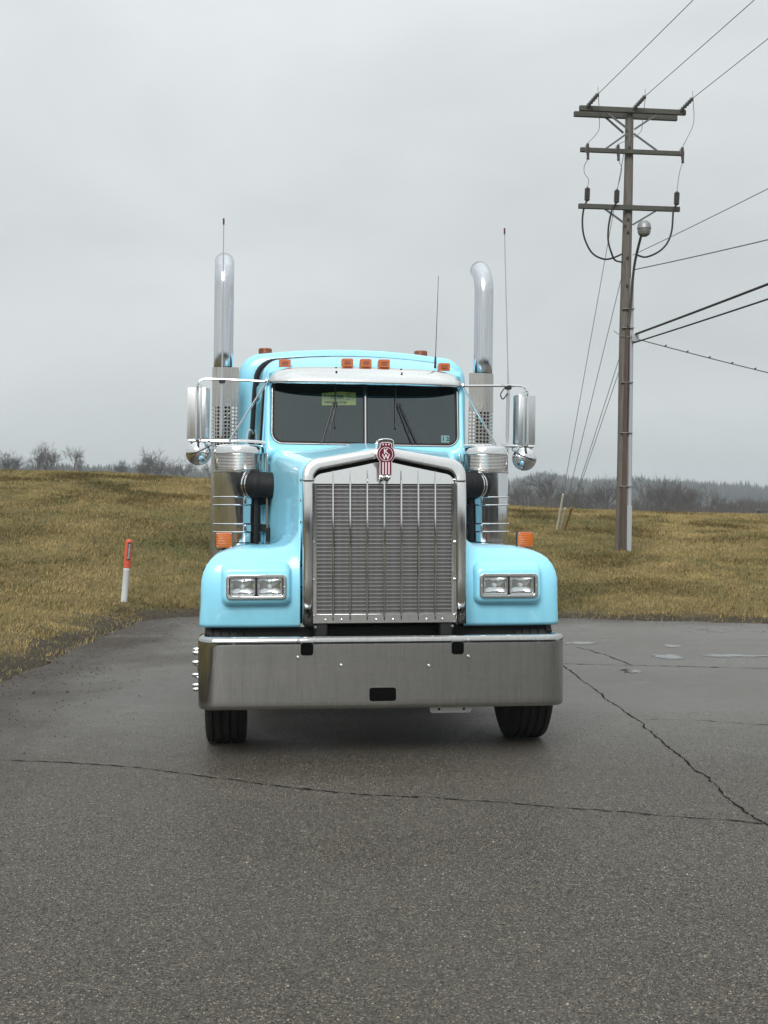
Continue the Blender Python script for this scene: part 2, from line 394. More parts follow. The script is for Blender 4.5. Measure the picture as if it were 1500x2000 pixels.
def asphalt_mat():
    m = mat('damp_asphalt', (.09, .088, .083), .5, spec=.5); t, p = PB(m); v = coords(t)
    vo = t.nodes.new('ShaderNodeTexVoronoi'); vo.inputs['Scale'].default_value = 120; lnk(t, v, vo.inputs['Vector'])
    sepc = t.nodes.new('ShaderNodeSeparateColor'); lnk(t, vo.outputs['Color'], sepc.inputs[0])
    n1 = noise(t, v, 170, 3, .7); big = noise(t, v, .33, 5, .6); mid = noise(t, v, 2.2, 4, .6)
    c = ramp(t, sepc.outputs[0], [(0, (.012, .010, .007)), (.35, (.058, .048, .032)), (.7, (.13, .109, .077)), (.93, (.21, .178, .130)), (1, (.48, .42, .32))])
    c = mixc(t, mrange(t, n1, .40, .60, .75, 0), c, (.010, .009, .008))
    c = mixc(t, mrange(t, big, .38, .62, 0, .5), c, mixc(t, .5, c, (.16, .152, .138)))
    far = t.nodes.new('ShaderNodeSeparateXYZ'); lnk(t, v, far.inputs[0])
    c = mixc(t, mrange(t, math_(t, 'ADD', far.outputs[1], math_(t, 'MULTIPLY', mid, 1.5)), 9.2, 11.5, 0, .6), c, (.19, .184, .172))  # sheen of the farther asphalt painted in as a paler grey
    c = mixc(t, mrange(t, mid, .5, .75, 0, .35), c, mixc(t, .5, c, (.10, .085, .06)))
    # soil and grit washed onto the left verge
    sp = t.nodes.new('ShaderNodeSeparateXYZ'); lnk(t, v, sp.inputs[0])
    ed = math_(t, 'ADD', sp.outputs[0], math_(t, 'MULTIPLY', math_(t, 'SUBTRACT', noise(t, coords(t, (1, .5, 1)), 1.1, 5, .65), .5), 2.6))
    dirt = mrange(t, ed, -3.6, -2.0, 1, 0)
    c = mixc(t, mrange(t, dirt, 0, .8, 0, .93), c, mixc(t, noise(t, v, 30, 6, .75), (.012, .008, .005), (.085, .063, .044)))
    yy = math_(t, 'ADD', sp.outputs[1], math_(t, 'MULTIPLY', math_(t, 'SUBTRACT', noise(t, v, .9, 5, .65), .5), 2.4))
    dirt2 = mrange(t, yy, 19.0, 20.6, 0, .8)
    c = mixc(t, dirt2, c, mixc(t, n1, (.022, .017, .012), (.07, .056, .042)))
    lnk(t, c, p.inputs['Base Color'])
    lnk(t, math_(t, 'MULTIPLY_ADD', math_(t, 'MAXIMUM', dirt, dirt2), -.26, .36), p.inputs['Specular IOR Level'])
    wet = mrange(t, big, .36, .60, .30, .50)
    # thin films of water standing in shallow dips
    dip = math_(t, 'ADD', noise(t, coords(t, (1, .8, 1)), 1.25, 4, .6, .4), math_(t, 'MULTIPLY', mrange(t, sp.outputs[1], 12, 20, 0, 1), .10))
    film = mrange(t, dip, .66, .72, 0, 1)
    rg = math_(t, 'ADD', wet, mrange(t, n1, .3, .7, -.08, .1))
    rg = math_(t, 'MULTIPLY', rg, math_(t, 'SUBTRACT', 1, math_(t, 'MULTIPLY', film, .8)))
    lnk(t, rg, p.inputs['Roughness'])
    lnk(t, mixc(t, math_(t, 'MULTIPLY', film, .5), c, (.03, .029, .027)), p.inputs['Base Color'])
    b1 = bump(t, noise(t, v, .8, 3), .25, .04, None)
    b2 = t.nodes.new('ShaderNodeBump'); b2.inputs['Distance'].default_value = .010; lnk(t, vo.outputs['Distance'], b2.inputs['Height']); lnk(t, b1, b2.inputs['Normal'])
    lnk(t, math_(t, 'MULTIPLY_ADD', film, -.6, .8), b2.inputs['Strength'])
    b3 = t.nodes.new('ShaderNodeBump'); b3.inputs['Distance'].default_value = .006; lnk(t, n1, b3.inputs['Height']); lnk(t, b2.outputs[0], b3.inputs['Normal'])
    lnk(t, math_(t, 'MULTIPLY_ADD', film, -.6, .75), b3.inputs['Strength']); lnk(t, b3.outputs[0], p.inputs['Normal']); return m
M['asphalt'] = asphalt_mat()
def make_lot():
    pts = []
    def jit(x, y, a): return a * (mnoise.noise(Vector((x * 1.7, y * 1.7, 9))) + .6 * mnoise.noise(Vector((x * 6, y * 6, 2))))
    y = -60
    while y < 19.6:
        pts.append((LEFT_X + .04 + jit(LEFT_X, y, .16 if y > 5 else 0), y)); y += .12 if y > 8 else 2
    cy = back_edge(LEFT_X) - 1.6; cx = LEFT_X + 1.6
    for k in range(1, 14):
        a = R(180 - 90 * k / 14); q = (cx + 1.56 * math.cos(a), cy + 1.56 * math.sin(a)); j = jit(q[0], q[1], .14); pts.append((q[0] - j * math.cos(a), q[1] + j))
    x = cx + .1
    while x < 70:
        pts.append((x, back_edge(x) - .05 + jit(x, 21, .2))); x += .12 if x < 16 else 2
    pts.append((70, -60))
    me = bpy.data.meshes.new('parking_lot'); me.from_pydata([(a, b, 0) for a, b in pts], [], [tuple(range(len(pts) - 1, -1, -1))]); me.update()
    me.materials.append(M['asphalt']); o = bpy.data.objects.new('parking_lot', me); COL.objects.link(o); tag(o, kind='structure')
    return o
lot = make_lot()
M['crack'] = mat('crack_shadow', (.012, .011, .01), .95, spec=.1)
def crack(pts, w, seed):
    q = random.Random(seed); P = []
    for (x0, y0), (x1, y1) in zip(pts, pts[1:]):
        a = world_at(x0, y0, CAMH * FPX / (y0 - 1000)); b = world_at(x1, y1, CAMH * FPX / (y1 - 1000)); n = max(2, int((b - a).length / .035))
        for k in range(n): P.append(a.lerp(b, k / n))
    P.append(b); mb = MB(); vs = []
    off = 0
    for i, c in enumerate(P):
        off = off * .82 + q.uniform(-.010, .010); t = (P[min(i + 1, len(P) - 1)] - P[max(0, i - 1)]).normalized(); nrm = Vector((-t.y, t.x, 0))
        ww = w * q.uniform(.15, 1.3)
        if q.random() < .06: ww *= 2
        c = c + nrm * off; vs += [(c.x + nrm.x * ww, c.y + nrm.y * ww, .0035), (c.x - nrm.x * ww, c.y - nrm.y * ww, .0035)]
    mb.add(vs, [(2 * i, 2 * i + 1, 2 * i + 3, 2 * i + 2) for i in range(len(P) - 1)]); return mb.build('crack', 'crack', lot, 0)
crack([(-40, 1484), (100, 1488), (220, 1495), (350, 1510), (450, 1522), (550, 1538), (600, 1542), (700, 1553), (750, 1554), (850, 1560), (1000, 1570), (1150, 1582), (1300, 1594), (1400, 1600), (1490, 1608)], .0075, 1)
crack([(1098, 1300), (1140, 1330), (1180, 1360), (1215, 1388), (1250, 1412), (1290, 1448), (1330, 1480), (1370, 1510), (1410, 1545), (1450, 1580), (1495, 1612), (1560, 1660)], .0075, 2)
crack([(900, 1291), (1105, 1297), (1300, 1301), (1540, 1307)], .010, 3)
crack([(1255, 1405), (1380, 1409), (1540, 1419)], .004, 4)
crack([(1125, 1264), (1180, 1278), (1235, 1300)], .008, 5)
M['puddle'] = mat('puddle_water', (.035, .033, .03), .09, spec=.6)
def puddle(px, py, w, h, seed):
    c = world_at(px, py, CAMH * FPX / (py - 1000)); mb = MB(); pts = []
    for k in range(90):
        a = 2 * math.pi * k / 90; r = 1 + .55 * mnoise.noise(Vector((math.cos(a) * 1.6, math.sin(a) * 1.6, seed))) + .45 * mnoise.noise(Vector((math.cos(a) * 5, math.sin(a) * 5, seed))) + .3 * mnoise.noise(Vector((math.cos(a) * 13, math.sin(a) * 13, seed)))
        pts.append((c.x + w * r * math.cos(a), c.y + h * r * math.sin(a), .004))
    mb.add(pts, [tuple(range(90))]); o = mb.build('puddle', 'puddle', None, 0); tag(o, kind='structure'); return o
for a in [(1305, 1283, .17, .22, 1.3), (1425, 1281, .34, .15, 4.1), (1235, 1311, .10, .16, 7.7), (1312, 1262, .10, .13, 8.4), (1130, 1256, .24, .14, 3.4)]: puddle(*a)

# grass blades and grit, uncountable
def make_grass():
    g = np.random.default_rng(3); n = 800000
    y = 7 + 45 * g.random(n) ** .75 ; x = (g.random(n) * 2 - 1) * (.315 * y + 1.2)
    keep = []
    zs = []
    cg = np.empty(n)
    # coarse lookup of height
    for i in range(n):
        d = lot_d(x[i], y[i])
        if d < -.06: continue
        jj = mnoise.noise(Vector((x[i] * 1.2, y[i] * 1.2, 5)))
        if d < .5 + jj * 1.0 and g.random() > .15 + .2 * max(d, 0): continue
        keep.append(i); zs.append(max(ground(x[i], y[i]), -.0))
    k = np.array(keep); x = x[k]; y = y[k]; z = np.array(zs); n = len(k)
    clump = np.array([mnoise.noise(Vector((a * 2.1, b * 2.1, 1))) for a, b in zip(x, y)])
    L = (.028 + .034 * g.random(n)) * (1 + .8 * clump) * (.75 + y / 40); L = np.clip(L, .015, .15)
    wind = np.array([mnoise.noise(Vector((a * .55, b * .4, 7))) for a, b in zip(x, y)])
    az = wind * 4 + .6 + g.normal(0, 1.3, n); lean = .55 + .75 * g.random(n)
    w = .0016 + .0024 * g.random(n); w *= .6 + y / 16
    dx, dy = np.cos(az), np.sin(az); px_, py_ = -dy, dx
    tipx = x + dx * L * np.sin(lean); tipy = y + dy * L * np.sin(lean); tipz = z + L * np.cos(lean) + .004
    V = np.empty((n * 3, 3)); V[0::3] = np.c_[x - px_ * w, y - py_ * w, z - .01]; V[1::3] = np.c_[x + px_ * w, y + py_ * w, z - .01]; V[2::3] = np.c_[tipx, tipy, tipz]
    me = bpy.data.meshes.new('dead_grass'); me.vertices.add(n * 3); me.vertices.foreach_set('co', V.ravel())
    me.loops.add(n * 3); me.loops.foreach_set('vertex_index', np.arange(n * 3)); me.polygons.add(n)
    me.polygons.foreach_set('loop_start', np.arange(n) * 3); me.polygons.foreach_set('loop_total', np.full(n, 3)); me.update()
    at = me.attributes.new('tone', 'FLOAT', 'POINT'); at.data.foreach_set('value', np.repeat(g.random(n), 3))
    m = mat('dead_grass_blades', (.2, .16, .07), .8, spec=.25); t, p = PB(m)
    ta = t.nodes.new('ShaderNodeAttribute'); ta.attribute_name = 'tone'; v = coords(t, (1, .55, 1))
    f = math_(t, 'ADD', math_(t, 'MULTIPLY', ta.outputs['Fac'], .30), math_(t, 'ADD', math_(t, 'MULTIPLY', noise(t, v, .28, 4, .6), .75), math_(t, 'MULTIPLY', noise(t, v, 1.9, 6, .75), .75)))
    c = ramp(t, mrange(t, f, .50, 1.30, 0, 1), [(.12, (.07, .08, .024)), (.32, (.115, .11, .036)), (.46, (.178, .135, .048)), (.62, (.275, .203, .078)), (.8, (.37, .278, .118)), (1, (.45, .365, .18))])
    lnk(t, c, p.inputs['Base Color']); me.materials.append(m)
    o = bpy.data.objects.new('dead_grass', me); COL.objects.link(o)
    tag(o, 'short matted winter grass, tan and olive, covering the bank and field', 'grass', kind='stuff')
make_grass()
def make_aggregate():
    # worn stone chips standing slightly proud of the binder, near part of the lot
    g = np.random.default_rng(8); n = 210000
    y = 3.2 + 7.8 * g.random(n) ** 1.35; x = (g.random(n) * 2 - 1) * (.30 * y + .5)
    r = (.0022 + .0030 * g.random(n) ** 1.5) * (1 + .5 * (g.random(n) < .04)); a0 = g.random(n) * 6.283; hgt = r * (.25 + .5 * g.random(n))
    V = np.empty((n * 5, 3))
    for k in range(4):
        rr_ = r * (.65 + .7 * g.random(n)); V[k::5] = np.c_[x + rr_ * np.cos(a0 + k * 1.571), y + rr_ * np.sin(a0 + k * 1.571), np.full(n, -.0005)]
    V[4::5] = np.c_[x + r * (g.random(n) - .5), y + r * (g.random(n) - .5), hgt]
    F = np.array([[0, 1, 4], [1, 2, 4], [2, 3, 4], [3, 0, 4]]); idx = (np.arange(n)[:, None, None] * 5 + F[None]).reshape(-1)
    me = bpy.data.meshes.new('aggregate'); me.vertices.add(n * 5); me.vertices.foreach_set('co', V.ravel()); me.loops.add(len(idx)); me.loops.foreach_set('vertex_index', idx)
    me.polygons.add(n * 4); me.polygons.foreach_set('loop_start', np.arange(n * 4) * 3); me.polygons.foreach_set('loop_total', np.full(n * 4, 3)); me.update()
    at = me.attributes.new('tone', 'FLOAT', 'POINT'); at.data.foreach_set('value', np.repeat(g.random(n), 5))
    m = mat('stone_chips', (.1, .09, .07), .45, spec=.4); t, p = PB(m); ta = t.nodes.new('ShaderNodeAttribute'); ta.attribute_name = 'tone'
    lnk(t, ramp(t, ta.outputs['Fac'], [(0, (.010, .009, .007)), (.4, (.035, .030, .022)), (.7, (.12, .10, .072)), (.93, (.21, .175, .13)), (1, (.42, .37, .29))]), p.inputs['Base Color']); me.materials.append(m)
    o = bpy.data.objects.new('aggregate', me); COL.objects.link(o); o.parent = lot; tag(o, kind='stuff')
make_aggregate()
def make_grit():
    g = random.Random(12); mb = MB(); n = 0
    while n < 1600:
        if g.random() < .62: x = LEFT_X + abs(g.gauss(0, .6)); y = g.uniform(8, 21)
        else: x = g.uniform(-4, 9); y = back_edge(x) - abs(g.gauss(0, .7))
        if lot_d(x, y) > .3: continue
        n += 1; s = g.uniform(.004, .010) * (2.0 if g.random() < .04 else 1); r = [s * g.uniform(.6, 1.2) for _ in range(6)]
        mb.add([(x + r[0], y, s * .3), (x, y + r[1], s * .3), (x - r[2], y, s * .3), (x, y - r[3], s * .3), (x, y, s * .3 + r[4] * .7), (x, y, -.002)],
               [(0, 1, 4), (1, 2, 4), (2, 3, 4), (3, 0, 4), (1, 0, 5), (2, 1, 5), (3, 2, 5), (0, 3, 5)])
    M['grit'] = mat('dark_grit', (.05, .042, .035), .9)
    o = mb.build('grit', 'grit', None, 0); tag(o, 'dark soil crumbs and grit scattered along the edge of the asphalt', 'grit', kind='stuff')
make_grit()

# ------------------------------------------------------------------ far hills, woods, bare trees
RIDGE = [(-600, 905), (0, 908), (230, 911), (420, 918), (700, 925), (1000, 932), (1070, 921), (1130, 930), (1250, 928), (1330, 932), (1400, 938), (1500, 947), (2100, 955)]
RY = 900
def ridge_z(px): return CAMH + (1000 - interp(px, RIDGE)) / FPX * RY - 9
def hill_z(px, y):
    t = (y - 520) / (RY - 520); base = ground((px - 750) / FPX * 520, 520) - 1
    if t < 1: return lerp(base, ridge_z(px), smooth01(t) * .55 + t * .45) + 2 * mnoise.noise(Vector((px * .01, y * .01, 1)))
    return lerp(ridge_z(px), base - 5, smooth01((y - RY) / 500))
def make_hills():
    pxs = list(range(-2100, 3601, 20)); ys = [520, 560, 600, 650, 700, 750, 800, 850, 900, 950, 1050, 1200, 1400]
    vs = [((p - 750) / FPX * y, y, hill_z(p, y)) for y in ys for p in pxs]; n = len(pxs)
    fs = [(j * n + i, j * n + i + 1, (j + 1) * n + i + 1, (j + 1) * n + i) for j in range(len(ys) - 1) for i in range(n - 1)]
    o = MB().add(vs, fs).build('hills', 'wood_far', None, 60); tag(o, kind='structure')
    g = random.Random(5); mb = MB()
    for i in range(11500):
        px = g.uniform(-1400, 2900); y = g.uniform(560, 915) if g.random() < .7 else g.uniform(850, 905); x = (px - 750) / FPX * y; z = hill_z(px, y)
        h = g.uniform(6, 9.5) * (1.12 if g.random() < .12 else 1); con = g.random() < .25; rw = h * (.22 if con else .38)
        for k in range(11):
            a = g.uniform(0, 6.28); s = g.random()
            if con: r = rw * (1 - s) ; zz = z + h * (.1 + .8 * s); tip = (x + g.uniform(-.1, .1) * r, y, zz + h * .22); w = r * .6 + .15
            else:
                s = s ** .6; r = rw * math.sin(math.pi * min(1, .25 + .75 * s)); zz = z + h * .25 * s; tip = (x + r * math.cos(a), y + r * math.sin(a), z + h * (.5 + .5 * s)); w = .55
            bx, by = x + .35 * r * math.cos(a), y + .35 * r * math.sin(a); c, d = -math.sin(a) * w, math.cos(a) * w
            if con: bx, by = x + r * math.cos(a), y + r * math.sin(a)
            mb.add([(bx - c, by - d, zz), (bx + c, by + d, zz), tip], [(0, 1, 2)])
    o = mb.build('distant_wood', 'wood_far', None, 0); tag(o, 'dense leafless wood covering the far hazy ridge', 'wood', kind='stuff')
make_hills()

def back_wood():
    # leafless wood closing the lot behind the camera; the chrome mirrors it
    g = random.Random(9); mb = MB()
    for i in range(1500):
        x = g.uniform(-150, 150); y = -64 - g.uniform(0, 18) + .0012 * x * x; h = g.uniform(6, 11); z = -.2
        for k in range(14):
            s_ = g.random(); a = g.uniform(0, 6.28); r = h * .26 * g.random(); tip = (x + r * math.cos(a), y + r * math.sin(a), h * (.45 + .55 * s_)); w = .16
            mb.add([(x - w, y, z + h * .2 * s_), (x + w, y, z + h * .2 * s_), tip], [(0, 1, 2)])
    o = mb.build('lot_wood', 'wood_far', None, 0); tag(o, 'leafless wood standing beyond the open end of the asphalt lot', 'wood', kind='stuff')
back_wood()
def tree_meshes(seed, h, spread, stems):
    g = random.Random(seed); tr, cr = MB(), MB()
    def branch(p, d, L, r, lev):
        n = 4 if lev < 2 else (3 if lev < 3 else 2); pts = [p]; q = p.copy(); dd = d.copy()
        for i in range(n):
            dd = (dd + Vector((g.gauss(0, .14), g.gauss(0, .14), g.gauss(.05, .08)))).normalized(); q = q + dd * (L / n); pts.append(q.copy())
        rr = [lerp(r, r * .45, i / n) for i in range(n + 1)]
        (tr if lev < 2 else cr).tube(pts, rr, 6 if lev == 0 else (4 if lev < 2 else 3), cap=False)
        if lev >= 4: return
        k = [6, 6, 5, 4][lev]
        for i in range(k):
            s = g.uniform(.35 if lev == 0 else .25, 1.0); j = min(n - 1, int(s * n)); o = pts[j].lerp(pts[j + 1], s * n - j)
            ax = dd.orthogonal().normalized(); ax.rotate(Quaternion(dd, g.uniform(0, 6.28)))
            nd = (dd + ax * g.uniform(.45, 1.0) * (spread if lev < 2 else 1) + Vector((0, 0, .16))).normalized()
            branch(o, nd, L * g.uniform(.5, .78), max(rr[j] * g.uniform(.45, .65), .016), lev + 1)
    for s in range(stems):
        a = g.uniform(0, 6.28); t = 0 if stems == 1 else g.uniform(.15, .4)
        branch(Vector((0, 0, -.6)), Vector((math.cos(a) * t, math.sin(a) * t, 1)).normalized(), h * g.uniform(.40, .5), h * .027, 0)
    return tr, cr
VAR = []
def plant_tree(px, y, h, var, label, group, rz=0):
    x = (px - 750) / FPX * y; e = empty('bare_tree', (x, y, ground(x, y) - .1), rz, label, 'tree', group)
    me_t, me_c = VAR[var]
    for nm, me in (('trunk', me_t), ('crown', me_c)):
        o = bpy.data.objects.new(nm, me); COL.objects.link(o); o.parent = e; o.scale = (h / 8 * (1.06 if px < 700 else 1.35),) * 3
for sd, sp, st in ((11, 1.0, 1), (12, 1.25, 2), (13, .9, 1), (14, 1.15, 3), (15, 1.0, 2)):
    tr, cr = tree_meshes(sd, 8, sp, st)
    a = tr.build('trunk', 'bark'); b = cr.build('crown', 'twig', None, 0); VAR.append((a.data, b.data)); bpy.data.objects.remove(a); bpy.data.objects.remove(b)
LG = 'bare trees on the crest of the grassy bank'; RG = 'bare trees below the wooded ridge behind the pole'
plant_tree(143, 230, 6.6, 0, 'lone wide-forked bare tree standing apart on the crest of the grassy bank', None, .4)
plant_tree(318, 235, 7.4, 1, 'broad bare tree with the widest rounded crown on the bank crest', None, 1)
plant_tree(242, 300, 5.6, 3, 'small pale bare tree alone between two larger crest trees', None, 2)
for px, y, h, v, rz in ((12, 260, 6.3, 3, 0), (72, 240, 6.4, 2, 1), (95, 236, 6.6, 4, 4), (288, 262, 5.8, 3, 2.2), (352, 258, 5.9, 4, 3), (408, 250, 5.2, 0, 1.3)):
    plant_tree(px, y, h, v, 'bare winter tree in the grey clump on the grassy crest', LG, rz)
plant_tree(1072, 190, 5.6, 0, 'dark spreading bare tree beyond the guy wires, taller than the brush', None, 2.1)
for px, y, h, v, rz in ((1012, 230, 4.6, 2, 0), (1035, 215, 4.8, 4, 3), (1105, 235, 5.0, 3, 1), (1150, 215, 4.7, 1, .4), (1178, 205, 5.2, 4, 2), (1192, 230, 5.0, 2, 5), (1258, 210, 5.0, 2, 2.6), (1285, 215, 5.6, 4, 1.2), (1315, 205, 5.9, 3, .3), (1335, 220, 5.7, 1, 4.4), (1380, 230, 4.6, 2, 2), (1420, 235, 4.0, 3, 1), (1455, 240, 4.3, 0, 3), (1490, 236, 4.2, 4, 5)):
    plant_tree(px, y, h, v, 'bare winter tree in the brown thicket row below the wooded ridge', RG, rz)
def make_brush():
    g = random.Random(21); mb = MB()
    for i in range(5200):
        if i < 4500: px = g.uniform(985, 2000); y = g.uniform(200, 300); h = g.uniform(1.6, 4.6) * (.75 + .35 * mnoise.noise(Vector((px * .02, 0, 0)))) + (.6 if px > 1200 else 0)
        else: px = g.choice([g.uniform(-30, 60), g.uniform(200, 290), g.uniform(330, 430)]); y = g.uniform(250, 330); h = g.uniform(1.0, 2.3)
        x = (px - 750) / FPX * y; z = ground(x, y) - .2; lean = Vector((g.gauss(0, .12), g.gauss(0, .12), 1)); p0 = Vector((x, y, z)); w = .05
        tips = [p0 + lean * h] + [p0 + lean * h * g.uniform(.35, .7) for _ in range(0)]
        mb.add([p0 - Vector((w, 0, 0)), p0 + Vector((w, 0, 0)), tips[0]], [(0, 1, 2)])
        for k in range(7):
            s = g.uniform(.2, .85); q = p0 + lean * h * s; a = g.uniform(0, 6.28); l = h * (1 - s) * g.uniform(.4, .9)
            e = q + Vector((math.cos(a) * .45 * l, math.sin(a) * .45 * l, l * .85)); ww = .036
            mb.add([q - Vector((ww, 0, 0)), q + Vector((ww, 0, 0)), e], [(0, 1, 2)])
    o = mb.build('brush_thicket', 'brush', None, 0); tag(o, 'brown leafless brush thicket along the field edges below the ridge', 'brush', kind='stuff')
make_brush()
# small dark shed far off at the right
sx = (1497 - 750) / FPX * 185; sz = ground(sx, 185)
sh = empty('field_shed', (sx, 185, sz), 0, 'small dark shed at the field edge past the brown thicket', 'shed')
MB().box((0, 0, .8), (2.2, 2, 1.6)).build('wall', 'arm', sh); MB().prism([(-1.35, 1.6), (1.35, 1.6), (1.2, 1.85), (-1.2, 1.9)], -1.2, 1.2).build('roof', 'arm', sh)

# ------------------------------------------------------------------ utility pole
PB_ = hit(1213, 1076); PY = PB_.y
pole = empty('utility_pole', PB_, 0, 'weathered wooden utility pole with three crossarms and a grey conduit on the field', 'utility pole')
def pl(px, py, dy=0):      # a point of the pole's plane, relative to its foot
    w = world_at(px, py, PY + dy); return w - PB_
ptop = pl(1229, 214)
def axis(t): return Vector((0, 0, -.3)).lerp(ptop, t)
mp_ = MB(); mp_.tube([axis(t) + Vector((.012 * math.sin(t * 9), 0, 0)) for t in [i / 12 for i in range(13)]], [lerp(.155, .092, i / 12) for i in range(13)], 20); mp_.build('shaft', 'pole', pole)
AY = R(8.2); ad = Vector((math.cos(AY), math.sin(AY), 0)); an = Vector((math.sin(AY), -math.cos(AY), 0))   # along the arms; towards the spans
def pole_at(py):
    z = pl(1213, py).z; t = (z - -.3) / (ptop.z + .3); return axis(t)
def arm(py, l, r, off, w=.095, h=.115):
    c = pole_at(py) + an * off; return c, MB().beam(c - ad * l, c + ad * r, w, h).build('crossarm', 'arm', pole, 30, .008)
arms = {}
arms['a1'], _ = arm(220, 1.22, 1.28, .165); arms['a2'], _ = arm(223, 1.25, 1.20, -.165)
arms['b'], _ = arm(300, 1.18, 1.26, .16, .085, .10); arms['c'], _ = arm(409, 1.20, 1.18, .165, .09, .11)
def brace(c, s, dz, off=0, back=.0):
    a = c + ad * s + Vector((0, 0, -.05 if dz < 0 else .05)) ; b = c + ad * (.075 * (1 if s > 0 else -1)) + Vector((0, 0, dz)) - an * .02
    MB().beam(a, b, .03, .04).build('brace', 'insul', pole, 30)
for s in (-.62, .62): brace(arms['a1'], s, -.42)
for s in (-.5,): brace(arms['a2'], s, -.38)
for s in (-.58, .62): brace(arms['b'], s, .42); brace(arms['c'], s, -.38)
# strain insulators on the top arms, each with its conductor leaving towards the spans
prim_start = []
for s, nm in ((-1.06, 0), (.03, 1), (1.14, 2)):
    p = arms['a1'] + ad * s + Vector((0, 0, .02)); q = p + an * .48 + Vector((0, 0, .17)) + ad * .13
    mb = MB(); n = 6
    for k in range(n):
        a = p.lerp(q, k / n); b = p.lerp(q, (k + .5) / n); c = p.lerp(q, (k + 1) / n); mb.tube([a, a.lerp(b, .7), b, c], [.022, .052, .05, .022], 10)
    mb.build('strain_insulator', 'insul', pole)
    prim_start.append(q)
    MB().tube([q, q + Vector((-.01, 0, .16))], .008, 6).build('pin', 'galv', pole)
# cutouts hanging on the middle arm
cut = []
for s in (-1.07, -.36, 1.15):
    p = arms['b'] + ad * s + an * .1; mb = MB().box(p + Vector((0, 0, .0)), (.045, .09, .16)); mb.build('bracket', 'galv', pole, 30, .005)
    mb = MB().tube([p + an * .1 + Vector((0, 0, .09)), p + an * .1 + Vector((0, 0, -.05)), p + an * .12 + Vector((0, 0, -.22)), p + an * .12 + Vector((0, 0, -.27))], [.03, .042, .03, .036], 10); mb.build('fuse_cutout', 'brown', pole); cut.append(p + an * .12)
# cable terminations above the lowest arm with black cables looping to the pole
tx = [(1140, 372), (1197, 376), (1313, 380)]; loops = [[(1133, 412), (1130, 440), (1134, 470), (1148, 498), (1168, 510), (1190, 507), (1212, 498)], [(1188, 414), (1181, 445), (1180, 475), (1186, 498), (1198, 510), (1213, 514)], [(1306, 418), (1303, 455), (1294, 480), (1277, 497), (1258, 504), (1241, 500)]]
term = []
for (px, py), lp in zip(tx, loops):
    top = pl(px, py) + an * .3; bot = pl(px - 1, py + 26) + an * .3
    mb = MB(); mb.tube([top, top.lerp(bot, .1), top.lerp(bot, .5), bot], [.025, .05, .055, .05], 10)
    for k in range(6): c = top.lerp(bot, .12 + .15 * k); mb.tube([c, c + (bot - top).normalized() * .02], .066, 10)
    mb.build('cable_termination', 'brown', pole); term.append(top)
    pts = [bot] + [pl(a, b) + an * (.3 if i < len(lp) - 2 else .12) for i, (a, b) in enumerate(lp)]
    MB().tube(catm(pts), .021, 8).build('looped_cable', 'cable', pole)
# jumpers
for i, (mid1, mid2) in enumerate((([(1163, 245), (1160, 265)], [(1134, 330), (1134, 345), (1142, 357)]), ([(1247, 240), (1240, 268)], [(1206, 335), (1203, 355)]), ([(1346, 235), (1343, 255), (1332, 278)], [(1320, 335), (1316, 355)]))):
    P1 = [prim_start[i]] + [pl(*q) + an * .3 for q in mid1] + [cut[i] + Vector((0, 0, .1))]
    MB().tube(catm(P1), .007, 5).build('jumper_wire', 'wire', pole)
    P2 = [cut[i] + Vector((0, 0, -.27))] + [pl(*q) + an * .3 for q in mid2] + [term[i]]
    MB().tube(catm(P2), .007, 5).build('jumper_wire', 'wire', pole)
# conduit, brown moulding, cable riser, straps, splice box
c0 = Vector((.205, -.10, -.3))
def along(py, off): return pole_at(py) + off
MB().tube([along(1078, Vector((.15, -.1, -.1))), along(960, Vector((.145, -.1, 0))), along(700, Vector((.125, -.09, 0))), along(545, Vector((.11, -.085, 0)))], .05, 14).build('conduit', 'conduit', pole)
MB().beam(along(1078, Vector((.145, -.155, -.1))), along(988, Vector((.14, -.155, 0))), .11, .05, (0, 1, 0)).build('conduit_guard', 'conduit', pole, 30, .01)
MB().beam(along(1078, Vector((.0, -.17, -.1))), along(640, Vector((.015, -.135, 0))), .085, .05, (0, 1, 0)).build('cable_moulding', 'moulding', pole, 30, .01)
MB().beam(along(1078, Vector((-.075, -.15, -.1))), along(955, Vector((-.065, -.145, 0))), .035, .03, (0, 1, 0)).build('ground_moulding', 'moulding', pole, 30, .006)
MB().tube([along(650, Vector((.06, -.15, 0))), along(760, Vector((.07, -.16, 0))), along(850, Vector((.06, -.16, 0)))], .016, 8).build('riser_cable', 'cable', pole)
for py in (605, 642, 748, 846, 950): 
    c = along(py, Vector((.04, -.05, 0))); MB().box(c, (.28, .27, .012)).build('strap', 'galv', pole, 30, .004)
MB().box(along(662, Vector((.2, -.16, 0))), (.16, .12, .17)).build('splice_box', 'conduit', pole, 30, .01)
MB().tube([along(650, Vector((-.28, -.1, .03))), along(658, Vector((-.1, -.13, 0))), along(660, Vector((.2, -.2, 0)))], .009, 6).build('bolt_eye', 'galv', pole)
for py in (290, 430, 455, 505, 560): 
    c = along(py, Vector((0, -.13, 0))); MB().box(c, (.05, .05, .05)).build('bolt', 'brown', pole, 30)
